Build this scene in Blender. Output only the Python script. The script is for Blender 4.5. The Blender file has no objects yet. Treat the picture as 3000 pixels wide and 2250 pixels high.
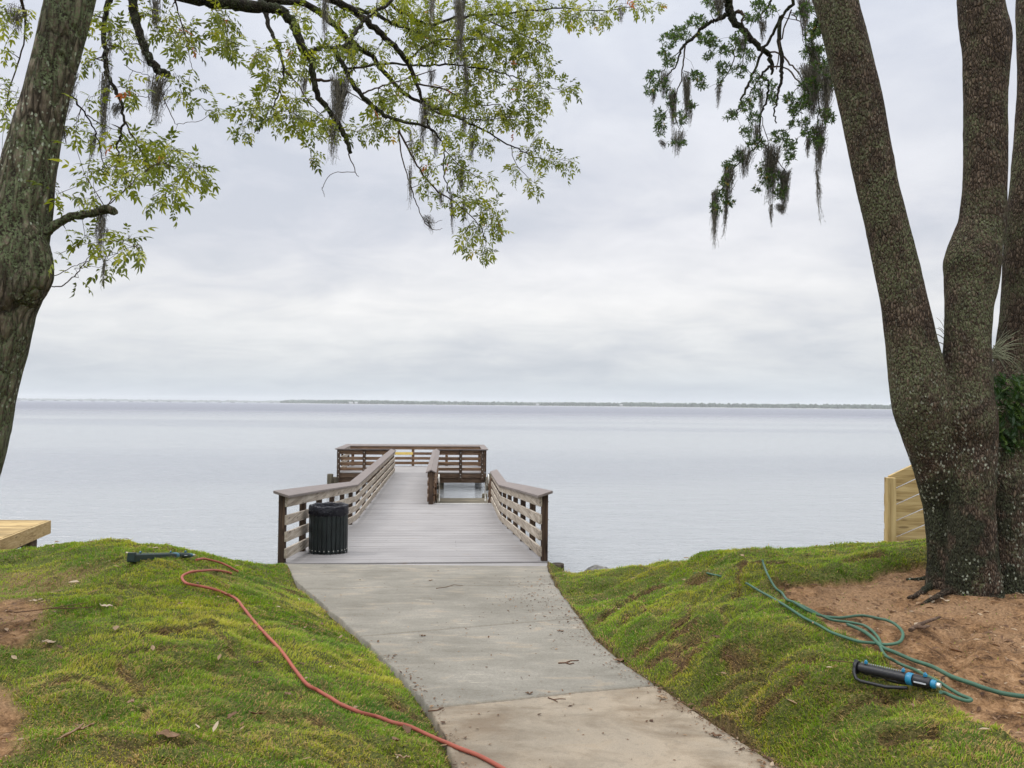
import bpy, math, random
import numpy as np
from mathutils import Vector, Matrix
random.seed(7); rng = np.random.default_rng(11)
R = math.radians
SC = bpy.context.scene
COL = SC.collection

# ------------------------------------------------------------ camera
F = 2253.0                      # focal length in pixels of the 3000 x 2250 frame
CAMZ = 2.27
PITCH, ROLL = R(1.54), R(0.55)
r0 = Vector((1, 0, 0)); u0 = Vector((0, -math.sin(PITCH), math.cos(PITCH))); f0 = Vector((0, math.cos(PITCH), math.sin(PITCH)))
RV = math.cos(ROLL)*r0 + math.sin(ROLL)*u0
UV = -math.sin(ROLL)*r0 + math.cos(ROLL)*u0
CP = Vector((0, 0, CAMZ))
cd = bpy.data.cameras.new("camera"); cam = bpy.data.objects.new("camera", cd); COL.objects.link(cam)
M = Matrix(((RV.x, UV.x, -f0.x, 0), (RV.y, UV.y, -f0.y, 0), (RV.z, UV.z, -f0.z, CAMZ), (0, 0, 0, 1)))
cam.matrix_world = M
cd.sensor_width = 36; cd.lens = F/3000*36; cd.clip_start = 0.05; cd.clip_end = 60000
SC.camera = cam

# ------------------------------------------------------------ light
SC.view_settings.view_transform = 'Standard'; SC.view_settings.look = 'None'
SC.view_settings.exposure = 0.10; SC.view_settings.gamma = 1.0
try: SC.view_settings.use_curve_mapping = False
except Exception: pass
SUN_EL, SUN_AZ = R(52), R(-70)      # azimuth from +y towards +x
world = bpy.data.worlds.new("World"); SC.world = world; world.use_nodes = True

class NT:
    """tiny node-tree helper"""
    def __init__(s, nt): s.nt = nt; s.n = nt.nodes; s.l = nt.links
    def add(s, t, **kw):
        n = s.n.new(t)
        for k, v in kw.items(): setattr(n, k, v)
        return n
    def link(s, a, b): s.l.new(a, b)
    def put(s, sock, v):
        if isinstance(v, bpy.types.NodeSocket): s.l.new(v, sock)
        elif v is not None: sock.default_value = v
    def math(s, op, a, b=None, clamp=False):
        n = s.n.new('ShaderNodeMath'); n.operation = op; n.use_clamp = clamp
        s.put(n.inputs[0], a)
        if b is not None: s.put(n.inputs[1], b)
        return n.outputs[0]
    def mr(s, v, a, b, c=0.0, d=1.0, smooth=True):
        n = s.n.new('ShaderNodeMapRange'); n.interpolation_type = 'SMOOTHSTEP' if smooth else 'LINEAR'
        s.put(n.inputs['Value'], v); n.inputs['From Min'].default_value = a; n.inputs['From Max'].default_value = b
        n.inputs['To Min'].default_value = c; n.inputs['To Max'].default_value = d
        return n.outputs[0]
    def mix(s, f, a, b, mode='MIX'):
        n = s.n.new('ShaderNodeMix'); n.data_type = 'RGBA'; n.blend_type = mode
        s.put(n.inputs[0], f); s.put(n.inputs[6], a); s.put(n.inputs[7], b)
        return n.outputs[2]
    def noise(s, vec, scale, detail=4, rough=.55, dist=0.0):
        n = s.n.new('ShaderNodeTexNoise'); n.inputs['Scale'].default_value = scale
        n.inputs['Detail'].default_value = detail; n.inputs['Roughness'].default_value = rough; n.inputs['Distortion'].default_value = dist
        if vec is not None: s.l.new(vec, n.inputs['Vector'])
        return n.outputs[0]
    def voro(s, vec, scale, feature='F1', out='Distance', rnd=1.0):
        n = s.n.new('ShaderNodeTexVoronoi'); n.feature = feature; n.inputs['Scale'].default_value = scale
        n.inputs['Randomness'].default_value = rnd
        if vec is not None: s.l.new(vec, n.inputs['Vector'])
        return n.outputs[out]
    def mapv(s, vec, scale=(1, 1, 1), loc=(0, 0, 0), rot=(0, 0, 0)):
        n = s.n.new('ShaderNodeMapping'); n.inputs['Scale'].default_value = scale
        n.inputs['Location'].default_value = loc; n.inputs['Rotation'].default_value = rot
        s.l.new(vec, n.inputs['Vector']); return n.outputs[0]
    def ramp(s, f, stops):
        n = s.n.new('ShaderNodeValToRGB'); e = n.color_ramp.elements
        while len(e) > 1: e.remove(e[-1])
        e[0].position = stops[0][0]; e[0].color = (*stops[0][1], 1)
        for p, c in stops[1:]:
            x = e.new(p); x.color = (*c, 1)
        s.put(n.inputs[0], f); return n.outputs[0]

def rgb(r, g, b): return (r, g, b, 1.0)

w = NT(world.node_tree); w.n.clear()
tc = w.add('ShaderNodeTexCoord'); sep = w.add('ShaderNodeSeparateXYZ'); w.link(tc.outputs['Generated'], sep.inputs[0])
zc = w.math('MAXIMUM', sep.outputs[2], 0.0)
sky = w.add('ShaderNodeTexSky'); sky.sky_type = 'NISHITA'; sky.sun_disc = False
sky.sun_elevation = SUN_EL; sky.sun_rotation = SUN_AZ; sky.air_density = 1.0; sky.dust_density = 3.0
den = w.math('ADD', zc, 0.24)
cx = w.math('DIVIDE', sep.outputs[0], den); cy = w.math('DIVIDE', sep.outputs[1], den)
cmb = w.add('ShaderNodeCombineXYZ'); w.link(cx, cmb.inputs[0]); w.link(cy, cmb.inputs[1])
cn1 = w.noise(w.mapv(cmb.outputs[0], (.85, 1.25, 1), (3.1, 1.2, 0)), 1.0, 5, .5, .25)
cn2 = w.noise(w.mapv(cmb.outputs[0], (3.0, 3.6, 1), (7.3, 4.2, 0)), 1.0, 6, .6, .4)
base = w.ramp(zc, [(0.0, (.545, .605, .665)), (.022, (.585, .635, .685)), (.055, (.70, .725, .755)), (.12, (.80, .805, .82)),
                   (.21, (.765, .775, .82)), (.36, (.735, .76, .83)), (.48, (.75, .785, .87)), (.62, (1.75, 1.78, 1.85)), (1.0, (2.9, 2.92, 2.96))])
cn = w.math('ADD', w.math('MULTIPLY', cn1, .64), w.math('MULTIPLY', cn2, .36))
cl = w.ramp(cn, [(.38, (.81, .835, .87)), (.45, (.91, .92, .94)), (.52, (1.01, 1.01, 1.005)), (.60, (1.11, 1.10, 1.08)), (.68, (1.20, 1.185, 1.155))])
cloud = w.mix(w.mr(zc, 0.0, .06, .45, 1.0), base, w.mix(1.0, base, cl, 'MULTIPLY'))
back = w.mr(sep.outputs[1], .1, -.8, 1.0, 1.5)         # added fill: sky brightened behind the camera to light the trunks
bc = w.add('ShaderNodeCombineColor')
for _i in range(3): w.link(back, bc.inputs[_i])
cloud = w.mix(1.0, cloud, bc.outputs[0], 'MULTIPLY')
skyc = w.mix(1.0, sky.outputs[0], (0.10, 0.10, 0.10, 1), 'MULTIPLY')
tot = w.mix(0.94, skyc, cloud)
bg = w.add('ShaderNodeBackground'); w.link(tot, bg.inputs[0]); bg.inputs[1].default_value = 1.0
wo = w.add('ShaderNodeOutputWorld'); w.link(bg.outputs[0], wo.inputs[0])

sl = bpy.data.lights.new("sun", 'SUN'); sl.energy = 1.3; sl.angle = R(14); sl.color = (1.0, .96, .90)
so = bpy.data.objects.new("sun", sl); COL.objects.link(so)
sd = Vector((math.cos(SUN_EL)*math.sin(SUN_AZ), math.cos(SUN_EL)*math.cos(SUN_AZ), math.sin(SUN_EL)))
so.rotation_euler = sd.to_track_quat('Z', 'Y').to_euler(); so.location = sd*50

# ------------------------------------------------------------ pixel helpers (photo pixels -> points in the world)
def ray(px, py):
    return (RV*((px-1500)/F) + UV*(-(py-1125)/F) + f0)
def P(px, py, Y):
    d = ray(px, py); return CP + d*(Y/d.y)
def PD(x, y, Y): return P(x*1.3563, y*1.3563, Y)      # same, from the 2212-wide view
def pxw(wpx, Y): return wpx/F*Y

# ------------------------------------------------------------ object helpers
def tag(o, label=None, cat=None, group=None, kind=None):
    if label: o['label'] = label
    if cat: o['category'] = cat
    if group: o['group'] = group
    if kind: o['kind'] = kind
    return o
def empty(name, loc=(0, 0, 0), rz=0.0):
    o = bpy.data.objects.new(name, None); o.location = loc; o.rotation_euler = (0, 0, rz); o.empty_display_size = .2
    COL.objects.link(o); return o
def link_mesh(name, me, mat, parent=None):
    o = bpy.data.objects.new(name, me)
    if mat is not None:
        for m in (mat if isinstance(mat, (list, tuple)) else [mat]): me.materials.append(m)
    COL.objects.link(o)
    if parent is not None: o.parent = parent
    return o

class MB:
    def __init__(s): s.v = []; s.f = []; s.m = []; s.sm = []
    def face(s, idx, mi=0, smooth=False): s.f.append(idx); s.m.append(mi); s.sm.append(smooth)
    def prism(s, A, B, sec, lat=None, mi=0, A2=None):
        """bar from A to B; sec = list of (lateral, vertical) offsets"""
        A = Vector(A); B = Vector(B); d = (B-A)
        if lat is None:
            lat = Vector((d.y, -d.x, 0))
            lat = lat.normalized() if lat.length > 1e-6 else Vector((1, 0, 0))
        up = Vector((0, 0, 1))
        n = len(sec); b = len(s.v)
        for Q in (A, B):
            for a, c in sec: s.v.append(tuple(Q + lat*a + up*c))
        for i in range(n):
            j = (i+1) % n; s.face((b+i, b+j, b+n+j, b+n+i), mi)
        s.face(tuple(b+i for i in range(n))[::-1], mi); s.face(tuple(b+n+i for i in range(n)), mi)
    def box(s, lo, hi, mi=0, bev=0.0):
        x0, y0, z0 = lo; x1, y1, z1 = hi; b = len(s.v)
        for z in (z0, z1):
            for x, y in ((x0, y0), (x1, y0), (x1, y1), (x0, y1)): s.v.append((x, y, z))
        for q in ((3, 2, 1, 0), (4, 5, 6, 7), (0, 1, 5, 4), (1, 2, 6, 5), (2, 3, 7, 6), (3, 0, 4, 7)): s.face(tuple(b+i for i in q), mi)
    def obox(s, C, ax, ay, az, mi=0):
        """oriented box: centre C and three half-vectors"""
        C = Vector(C); ax = Vector(ax); ay = Vector(ay); az = Vector(az); b = len(s.v)
        for k in (-1, 1):
            for i, j in ((-1, -1), (1, -1), (1, 1), (-1, 1)): s.v.append(tuple(C+ax*i+ay*j+az*k))
        for q in ((3, 2, 1, 0), (4, 5, 6, 7), (0, 1, 5, 4), (1, 2, 6, 5), (2, 3, 7, 6), (3, 0, 4, 7)): s.face(tuple(b+i for i in q), mi)
    def tube(s, pts, rad, n=8, mi=0, caps=True, fn=None, smooth=True):
        pts = [Vector(p) for p in pts]; m = len(pts); b = len(s.v)
        if not hasattr(rad, '__len__'): rad = [rad]*m
        t0 = (pts[1]-pts[0]).normalized()
        ref = Vector((0, 0, 1)) if abs(t0.z) < .9 else Vector((0, 1, 0))
        nx = t0.cross(ref).normalized()
        for i, p in enumerate(pts):
            t = (pts[min(i+1, m-1)] - pts[max(i-1, 0)])
            t = t.normalized() if t.length > 1e-9 else t0
            nx = (nx - t*nx.dot(t));
            nx = nx.normalized() if nx.length > 1e-6 else t.orthogonal().normalized()
            ny = t.cross(nx)
            for k in range(n):
                a = 2*math.pi*k/n; rr = rad[i]*(fn(i, k, p, a) if fn else 1.0)
                s.v.append(tuple(p + nx*(math.cos(a)*rr) + ny*(math.sin(a)*rr)))
        for i in range(m-1):
            for k in range(n):
                k2 = (k+1) % n
                s.face((b+i*n+k, b+i*n+k2, b+(i+1)*n+k2, b+(i+1)*n+k), mi, smooth)
        if caps:
            s.face(tuple(b+k for k in range(n))[::-1], mi); s.face(tuple(b+(m-1)*n+k for k in range(n)), mi)
    def build(s, name, mat, parent=None, bevel=0.0):
        me = bpy.data.meshes.new(name); me.from_pydata([tuple(v) for v in s.v], [], s.f)
        me.polygons.foreach_set('material_index', s.m); me.polygons.foreach_set('use_smooth', s.sm); me.update()
        o = link_mesh(name, me, mat, parent)
        if bevel > 0:
            md = o.modifiers.new('bevel', 'BEVEL'); md.width = bevel; md.segments = 1; md.limit_method = 'ANGLE'; md.angle_limit = R(50)
        return o

def np_mesh(name, V, Fa, mat, parent=None, smooth=False, attrs=None, nper=None):
    """fast mesh from arrays; Fa (n,k) same-size faces"""
    me = bpy.data.meshes.new(name); V = np.ascontiguousarray(V, dtype=np.float32); Fa = np.ascontiguousarray(Fa, dtype=np.int32)
    k = Fa.shape[1]; me.vertices.add(len(V)); me.vertices.foreach_set('co', V.ravel())
    me.loops.add(Fa.size); me.loops.foreach_set('vertex_index', Fa.ravel())
    me.polygons.add(len(Fa)); me.polygons.foreach_set('loop_start', np.arange(0, Fa.size, k, dtype=np.int32))
    me.polygons.foreach_set('use_smooth', np.full(len(Fa), smooth, dtype=bool))
    for an, arr in (attrs or {}).items():
        if arr.ndim == 1:
            a = me.attributes.new(an, 'FLOAT', 'POINT'); a.data.foreach_set('value', arr.astype(np.float32))
        else:
            a = me.attributes.new(an, 'FLOAT_COLOR', 'POINT'); a.data.foreach_set('color', arr.astype(np.float32).ravel())
    me.update(calc_edges=True)
    return link_mesh(name, me, mat, parent)

# ------------------------------------------------------------ numpy noise
_perm = np.random.default_rng(3).random((256, 256)).astype(np.float64)
def vnoise(x, y):
    xi = np.floor(x).astype(int); yi = np.floor(y).astype(int); fx = x-xi; fy = y-yi
    fx = fx*fx*(3-2*fx); fy = fy*fy*(3-2*fy)
    g = lambda a, b: _perm[a % 256, b % 256]
    return (g(xi, yi)*(1-fx)+g(xi+1, yi)*fx)*(1-fy) + (g(xi, yi+1)*(1-fx)+g(xi+1, yi+1)*fx)*fy
def fbm(x, y, o=4, s=0.0):
    r = 0; a = .5; t = 0
    for i in range(o):
        r = r + a*(vnoise(x*2**i+17.3*i+s, y*2**i+5.1*i-s)-.5); t += a; a *= .5
    return r/t*2     # about -1..1

# ------------------------------------------------------------ materials
def mat(name):
    m = bpy.data.materials.new(name); m.use_nodes = True; nt = NT(m.node_tree)
    b = m.node_tree.nodes['Principled BSDF']; return m, nt, b
def objco(nt): return nt.add('ShaderNodeTexCoord').outputs['Object']
def geopos(nt): return nt.add('ShaderNodeNewGeometry').outputs['Position']
def bump(nt, b, h, strength=.4, dist=.01):
    n = nt.add('ShaderNodeBump'); n.inputs['Strength'].default_value = strength; n.inputs['Distance'].default_value = dist
    nt.link(h, n.inputs['Height']); nt.link(n.outputs[0], b.inputs['Normal']); return n

def wood(name, cols, axis='y', grain=26.0, rough=.85, dark=.0, bumpd=.004, knots=True):
    """weathered timber; cols = dark, mid, light; grain runs along the axis"""
    m, nt, b = mat(name); co = objco(nt)
    sc = {'x': (1.1, grain, grain), 'y': (grain, 1.1, grain), 'z': (grain, grain, 1.1)}[axis]
    v = nt.mapv(co, sc); g = nt.noise(v, 1.0, 5, .62, 1.2)
    big = nt.noise(co, 1.7, 3, .5)
    rnd = nt.add('ShaderNodeNewGeometry').outputs['Random Per Island']
    f = nt.math('ADD', nt.math('MULTIPLY', g, .75), nt.math('MULTIPLY', big, .25))
    c = nt.ramp(f, [(.34, cols[0]), (.5, cols[1]), (.64, cols[2])])
    isl = nt.mr(rnd, 0, 1, .74, 1.22, False)
    cc = nt.add('ShaderNodeCombineColor');
    for i in range(3): nt.link(isl, cc.inputs[i])
    c = nt.mix(1.0, c, cc.outputs[0], 'MULTIPLY')
    if knots:
        kv = nt.voro(nt.mapv(co, {'x': (2.0, 9, 9), 'y': (9, 2.0, 9), 'z': (9, 9, 2.0)}[axis]), 1.0)
        c = nt.mix(nt.mr(kv, .10, .17, .65, 0.0), c, (cols[0][0]*.55, cols[0][1]*.5, cols[0][2]*.5, 1))
    nt.link(c, b.inputs['Base Color']); b.inputs['Roughness'].default_value = rough
    b.inputs['Specular IOR Level'].default_value = .25
    bump(nt, b, g, .5, bumpd); return m
def plain(name, c, rough=.5, spec=.5, metal=0.0, var=.12, vs=8.0):
    m, nt, b = mat(name); co = objco(nt); n = nt.noise(co, vs, 4)
    c2 = nt.mix(nt.mr(n, .35, .65), rgb(*[x*(1-var) for x in c]), rgb(*[min(1, x*(1+var)) for x in c]))
    nt.link(c2, b.inputs['Base Color']); b.inputs['Roughness'].default_value = rough
    b.inputs['Specular IOR Level'].default_value = spec; b.inputs['Metallic'].default_value = metal; return m

WGREY = ((.12, .095, .072), (.265, .225, .18), (.39, .345, .285))
WBRN = ((.014, .009, .006), (.042, .026, .017), (.088, .056, .034))
WPLAT = ((.05, .028, .016), (.12, .07, .04), (.20, .125, .074))
WNEW = ((.19, .122, .048), (.33, .235, .105), (.44, .33, .165))
M_rail = wood('weathered_rail_wood', WGREY, 'y')
M_post = wood('dark_post_wood', WBRN, 'z')
M_railx = wood('platform_rail_wood', WPLAT, 'x')
M_raily = wood('platform_side_wood', WPLAT, 'y')
M_beam = wood('platform_beam_wood', ((.035, .022, .014), (.085, .053, .033), (.14, .092, .058)), 'x')
M_step = wood('grey_lower_landing_wood', ((.05, .042, .028), (.10, .085, .058), (.155, .135, .095)), 'x')
M_newx = wood('new_pine_x', WNEW, 'x', 20); M_newy = wood('new_pine_y', WNEW, 'y', 20); M_newz = wood('new_pine_z', WNEW, 'z', 20)
M_yel = wood('new_rail_board_wood', ((.34, .23, .05), (.50, .36, .09), (.60, .44, .13)), 'x')
M_cap = plain('composite_cap', (.155, .128, .116), .6, .3, var=.10)
M_metal = plain('white_rail_metal', (.62, .60, .55), .35, .5, .3)
M_bolt = plain('galvanised_bolt', (.55, .54, .50), .45, .5, .6)
M_pile = wood('wet_pile_wood', ((.022, .02, .014), (.07, .058, .04), (.13, .115, .075)), 'z')

def deckmat():
    m, nt, b = mat('grey_composite_decking'); co = objco(nt)
    g = nt.noise(nt.mapv(co, (2.0, 60, 60)), 1.0, 4, .6); big = nt.noise(co, .8, 5, .6); fine = nt.noise(co, 45, 3, .6)
    rnd = nt.add('ShaderNodeNewGeometry').outputs['Random Per Island']
    f = nt.math('ADD', nt.math('ADD', nt.math('MULTIPLY', g, .35), nt.math('MULTIPLY', big, .5)), nt.math('MULTIPLY', rnd, .08))
    c = nt.ramp(f, [(.32, (.185, .174, .171)), (.50, (.238, .226, .222)), (.70, (.29, .277, .272))])
    st = nt.noise(co, 3.1, 5, .65, .5)
    c = nt.mix(nt.mr(st, .60, .72, 0, .45), c, rgb(.20, .16, .125))
    c = nt.mix(nt.mr(fine, .66, .74, 0, .5), c, rgb(.10, .075, .055))
    nt.link(c, b.inputs['Base Color']); b.inputs['Roughness'].default_value = .62; b.inputs['Specular IOR Level'].default_value = .35
    bump(nt, b, g, .35, .003); return m
M_deck = deckmat()

# ------------------------------------------------------------ path plan and ground heights
def zpath(y): return np.where(np.asarray(y, float) < 11.2, .72-.0655*np.asarray(y, float), -.01) if np.ndim(y) else (.72-.0655*y)
def on_path(px, py):
    d = ray(px*1.3563, py*1.3563); k = (.72-CAMZ)/(d.z+.0655*d.y); return CP+d*k
Lpx = [(612, 1218), (640, 1257), (680, 1290), (722, 1327), (770, 1365), (822, 1415), (870, 1460), (905, 1500), (932, 1540), (952, 1580), (975, 1630), (990, 1659)]
Rpx = [(1182, 1219), (1190, 1245), (1203, 1268), (1240, 1318), (1290, 1383), (1350, 1436), (1418, 1478), (1480, 1520), (1545, 1565), (1620, 1612), (1690, 1659)]
LE = [on_path(*p) for p in Lpx]; RE = [on_path(*p) for p in Rpx]
LE = [(p.x, p.y) for p in LE] + [(-.10, 3.0), (.35, 1.5), (.9, 0), (2.3, -3), (5, -8)]
RE = [(p.x, p.y) for p in RE] + [(1.62, 3.0), (2.15, 1.5), (2.8, 0), (4.3, -3), (7, -8)]
_l = np.array(sorted(LE, key=lambda q: q[1])); _r = np.array(sorted(RE, key=lambda q: q[1]))
def xl(y): return np.interp(y, _l[:, 1], _l[:, 0])
def xr(y): return np.interp(y, _r[:, 1], _r[:, 0])

def cpt(px, py, Y):                       # control point seen at a pixel of the 2212-wide view, Y metres away
    p = PD(px, py, Y); return (p.x, p.y, p.z)
ctrl = []
for (x, y) in LE[:-3]: ctrl.append((x-.04, y, zpath(y)-.045))
for (x, y) in RE[:-3]: ctrl.append((x+.05, y, zpath(y)+.02))
ctrl += [cpt(*c) for c in [
    # left bank: crest seen against the water, plateau, slope to the path
    (-100, 1192, 8.4), (0, 1191, 8.3), (60, 1187, 8.3), (120, 1181, 8.2), (250, 1179, 8.0), (340, 1186, 8.0), (430, 1200, 8.3), (470, 1209, 9.2), (520, 1218, 10.1), (600, 1221, 10.6),
    (130, 1260, 6.6), (340, 1215, 7.0), (450, 1240, 7.4), (30, 1330, 5.4), (0, 1240, 6.9), (200, 1400, 4.65), (400, 1400, 4.75), (560, 1340, 5.9), (540, 1270, 7.3), (600, 1300, 7.3),
    (640, 1440, 5.0), (740, 1500, 4.7), (800, 1600, 4.05), (600, 1560, 4.05), (400, 1560, 3.75), (200, 1559, 3.7), (20, 1540, 3.72), (0, 1659, 3.12), (400, 1659, 3.2), (800, 1659, 3.62),
    (30, 1600, 3.30), (-200, 1400, 4.6), (-300, 1659, 3.1), (-300, 1250, 6.6), (900, 1640, 3.85),
    # right bank
    (1210, 1243, 10.6), (1300, 1236, 10.8), (1380, 1236, 10.7), (1430, 1217, 9.8), (1500, 1202, 9.0), (1600, 1190, 8.6), (1700, 1184, 8.6), (1850, 1178, 8.7), (1960, 1172, 8.8), (2100, 1168, 8.8), (2300, 1168, 8.8),
    (1260, 1275, 8.9), (1330, 1310, 7.9), (1400, 1260, 8.6), (1500, 1245, 7.9), (1600, 1225, 7.6), (1500, 1300, 6.7), (1400, 1380, 5.95), (1500, 1430, 5.15),
    (1600, 1360, 5.35), (1640, 1290, 6.2), (1700, 1400, 4.8), (1600, 1480, 4.66), (1560, 1540, 4.5), (1700, 1560, 4.2), (1850, 1600, 3.62), (1800, 1645, 3.62), (2000, 1540, 3.75), (2100, 1640, 3.22), (2212, 1600, 3.35),
    (1750, 1300, 5.9), (1900, 1300, 5.85), (2060, 1275, 6.2), (2150, 1280, 6.2), (2100, 1350, 5.0), (1850, 1400, 4.75), (2000, 1430, 4.4), (2180, 1440, 4.2), (2250, 1350, 5.0), (2400, 1500, 3.9), (2400, 1300, 5.8)]]
for x, y, z in [(-3, 1, .78), (0, 0, .70), (3.5, 1, .8), (-6, -2, .8), (6, -2, .85), (-12, 3, .85), (12, 3, .85), (-12, -8, .9), (12, -8, .9), (0, -8, .8), (-12, 8, .7), (12, 8.4, .75),
                (-7.5, 7, .70), (8.5, 7, .8)]: ctrl.append((x, y, z))
for x in (-12, -9, -6.5, -4.7, -3.5, -2.5, -1.3, 0, 1, 2, 3, 4.5, 6, 8, 12):
    off = 0.0 if -3.2 < x < .7 else .35
    ctrl.append((x, 11.55-off*.6+ (0.3 if -3.2 < x < .7 else 0), -.65)); ctrl.append((x, 12.7, -1.55)); ctrl.append((x, 15.5, -2.0))
ctrl = np.array(ctrl)
def tps_fit(c, lam=1e-4):
    n = len(c); d = np.hypot(c[:, None, 0]-c[None, :, 0], c[:, None, 1]-c[None, :, 1])
    K = np.where(d > 0, d*d*np.log(d+1e-12), 0)+np.eye(n)*lam*8; Pm = np.c_[np.ones(n), c[:, :2]]
    A = np.zeros((n+3, n+3)); A[:n, :n] = K; A[:n, n:] = Pm; A[n:, :n] = Pm.T
    return np.linalg.solve(A, np.r_[c[:, 2], 0, 0, 0])
_w = tps_fit(ctrl)
def tps(x, y):
    x = np.asarray(x, float); y = np.asarray(y, float); s = x.shape; x = x.ravel(); y = y.ravel(); out = np.empty(len(x))
    n = len(ctrl)
    for i in range(0, len(x), 20000):
        d2 = (x[i:i+20000, None]-ctrl[None, :, 0])**2+(y[i:i+20000, None]-ctrl[None, :, 1])**2
        out[i:i+20000] = (.5*d2*np.log(d2+1e-12))@_w[:n] + _w[n]+_w[n+1]*x[i:i+20000]+_w[n+2]*y[i:i+20000]
    return out.reshape(s)

def axis_pts(a, b, step, far_a, far_b):
    c = list(np.arange(a, b+1e-6, step)); lo = []; hi = []; s = step*1.3; x = a
    while x > far_a: x -= s; lo.append(x); s *= 1.25
    s = step*1.3; x = b
    while x < far_b: x += s; hi.append(x); s *= 1.25
    return np.array(lo[::-1]+c+hi)
GX = axis_pts(-6.0, 6.6, .021, -60, 60); GY = axis_pts(2.4, 11.4, .021, -60, 40)
XX, YY = np.meshgrid(GX, GY)
# far from the picture the heightfield is a plain flat lawn
def height0(X, Y):
    inn = (np.abs(X) < 13) & (Y > -9) & (Y < 15.5); H = np.zeros(X.shape)
    xc = np.clip(X, -12, 12); yc = np.clip(Y, -8, 15.5)
    H = tps(xc, yc)
    H = np.where(Y > 12.5, np.minimum(H, -1.4-(Y-12.5)*.12), H); return H
Z0 = height0(XX, YY)
def bil(Zg, x, y):
    x = np.asarray(x, float); y = np.asarray(y, float)
    i = np.clip(np.searchsorted(GX, x)-1, 0, len(GX)-2); j = np.clip(np.searchsorted(GY, y)-1, 0, len(GY)-2)
    fx = (x-GX[i])/(GX[i+1]-GX[i]); fy = (y-GY[j])/(GY[j+1]-GY[j]); fx = np.clip(fx, 0, 1); fy = np.clip(fy, 0, 1)
    return (Zg[j, i]*(1-fx)+Zg[j, i+1]*fx)*(1-fy)+(Zg[j+1, i]*(1-fx)+Zg[j+1, i+1]*fx)*fy
def hitg(Zg, px, py, y0=2.4, y1=11.6):
    """where the sight line of a pixel (2212-wide view) meets the ground"""
    d = ray(px*1.3563, py*1.3563); Y = np.linspace(y0, y1, 2400); x = d.x/d.y*Y; z = CAMZ+d.z/d.y*Y
    g = bil(Zg, x, Y); k = np.where(g >= z)[0]
    if len(k): i = k[0]
    else: i = int(np.argmin(z-g))
    return Vector((x[i], Y[i], g[i]))

def seg_dist(X, Y, poly):
    D = np.full(X.shape, 9.0)
    for (a, b) in zip(poly[:-1], poly[1:]):
        dx, dy = b[0]-a[0], b[1]-a[1]; L = dx*dx+dy*dy+1e-9
        t = np.clip(((X-a[0])*dx+(Y-a[1])*dy)/L, 0, 1); D = np.minimum(D, np.hypot(X-a[0]-t*dx, Y-a[1]-t*dy))
    return D
def seg_side(X, Y, poly):
    """distance and side: +1 on the side farther along +y"""
    D = np.full(X.shape, 9.0); S = np.zeros(X.shape)
    for (a, b) in zip(poly[:-1], poly[1:]):
        if b[0] < a[0]: a, b = b, a
        dx, dy = b[0]-a[0], b[1]-a[1]; L = dx*dx+dy*dy+1e-9
        t = ((X-a[0])*dx+(Y-a[1])*dy)/L; tc_ = np.clip(t, 0, 1); d = np.hypot(X-a[0]-tc_*dx, Y-a[1]-tc_*dy)
        cr = np.sign(dx*(Y-a[1])-dy*(X-a[0])); u = d < D; D = np.where(u, d, D); S = np.where(u, cr*np.clip(1-np.abs(t-tc_)*math.sqrt(L)/.06, 0, 1), S)
    return D, S
def inpoly(X, Y, poly):
    c = np.zeros(X.shape, bool); n = len(poly)
    for i in range(n):
        (x1, y1), (x2, y2) = poly[i], poly[(i+1) % n]
        k = ((y1 > Y) != (y2 > Y)) & (X < (x2-x1)*(Y-y1)/(y2-y1+1e-12)+x1); c ^= k
    return c
def ground_poly(pts): return [tuple(hitg(Z0, *p)[:2]) for p in pts]

inpath = (XX > xl(YY)) & (XX < xr(YY)) & (YY < 11.1)
# bare soil: right terrace round the oak, small patches on the left
soil = np.zeros(XX.shape)
def add_soil(pts, amount=1.0, soft=.10, world_pts=None):
    global soil
    pl = world_pts or ground_poly(pts)
    d = seg_dist(XX, YY, pl+[pl[0]]); ins = inpoly(XX, YY, pl)
    sd_ = np.where(ins, d, -d) + .07*fbm(XX*5, YY*5, 3, 3.0)
    soil = np.maximum(soil, amount*np.clip(sd_/soft+.5, 0, 1))
tr_in = ground_poly([(1672, 1262), (1740, 1262), (1830, 1258), (1905, 1243), (2000, 1235)])
tr_out = ground_poly([(2211, 1600), (2120, 1556), (2000, 1480), (1900, 1415), (1760, 1345), (1690, 1300)])
add_soil(None, 1.0, .045, tr_in+[(4.6, 7.35), (8.0, 7.2), (8.0, 3.0), (2.75, 3.0)]+tr_out)
add_soil([(-60, 1300), (40, 1290), (110, 1308), (95, 1345), (60, 1375), (-60, 1395)], .95, .14)
add_soil([(0, 1232), (110, 1228), (220, 1226), (150, 1262), (60, 1285), (-30, 1290)], .50, .25)
add_soil([(-80, 1450), (22, 1470), (52, 1560), (40, 1620), (-80, 1640)], 1.0, .10)
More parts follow.
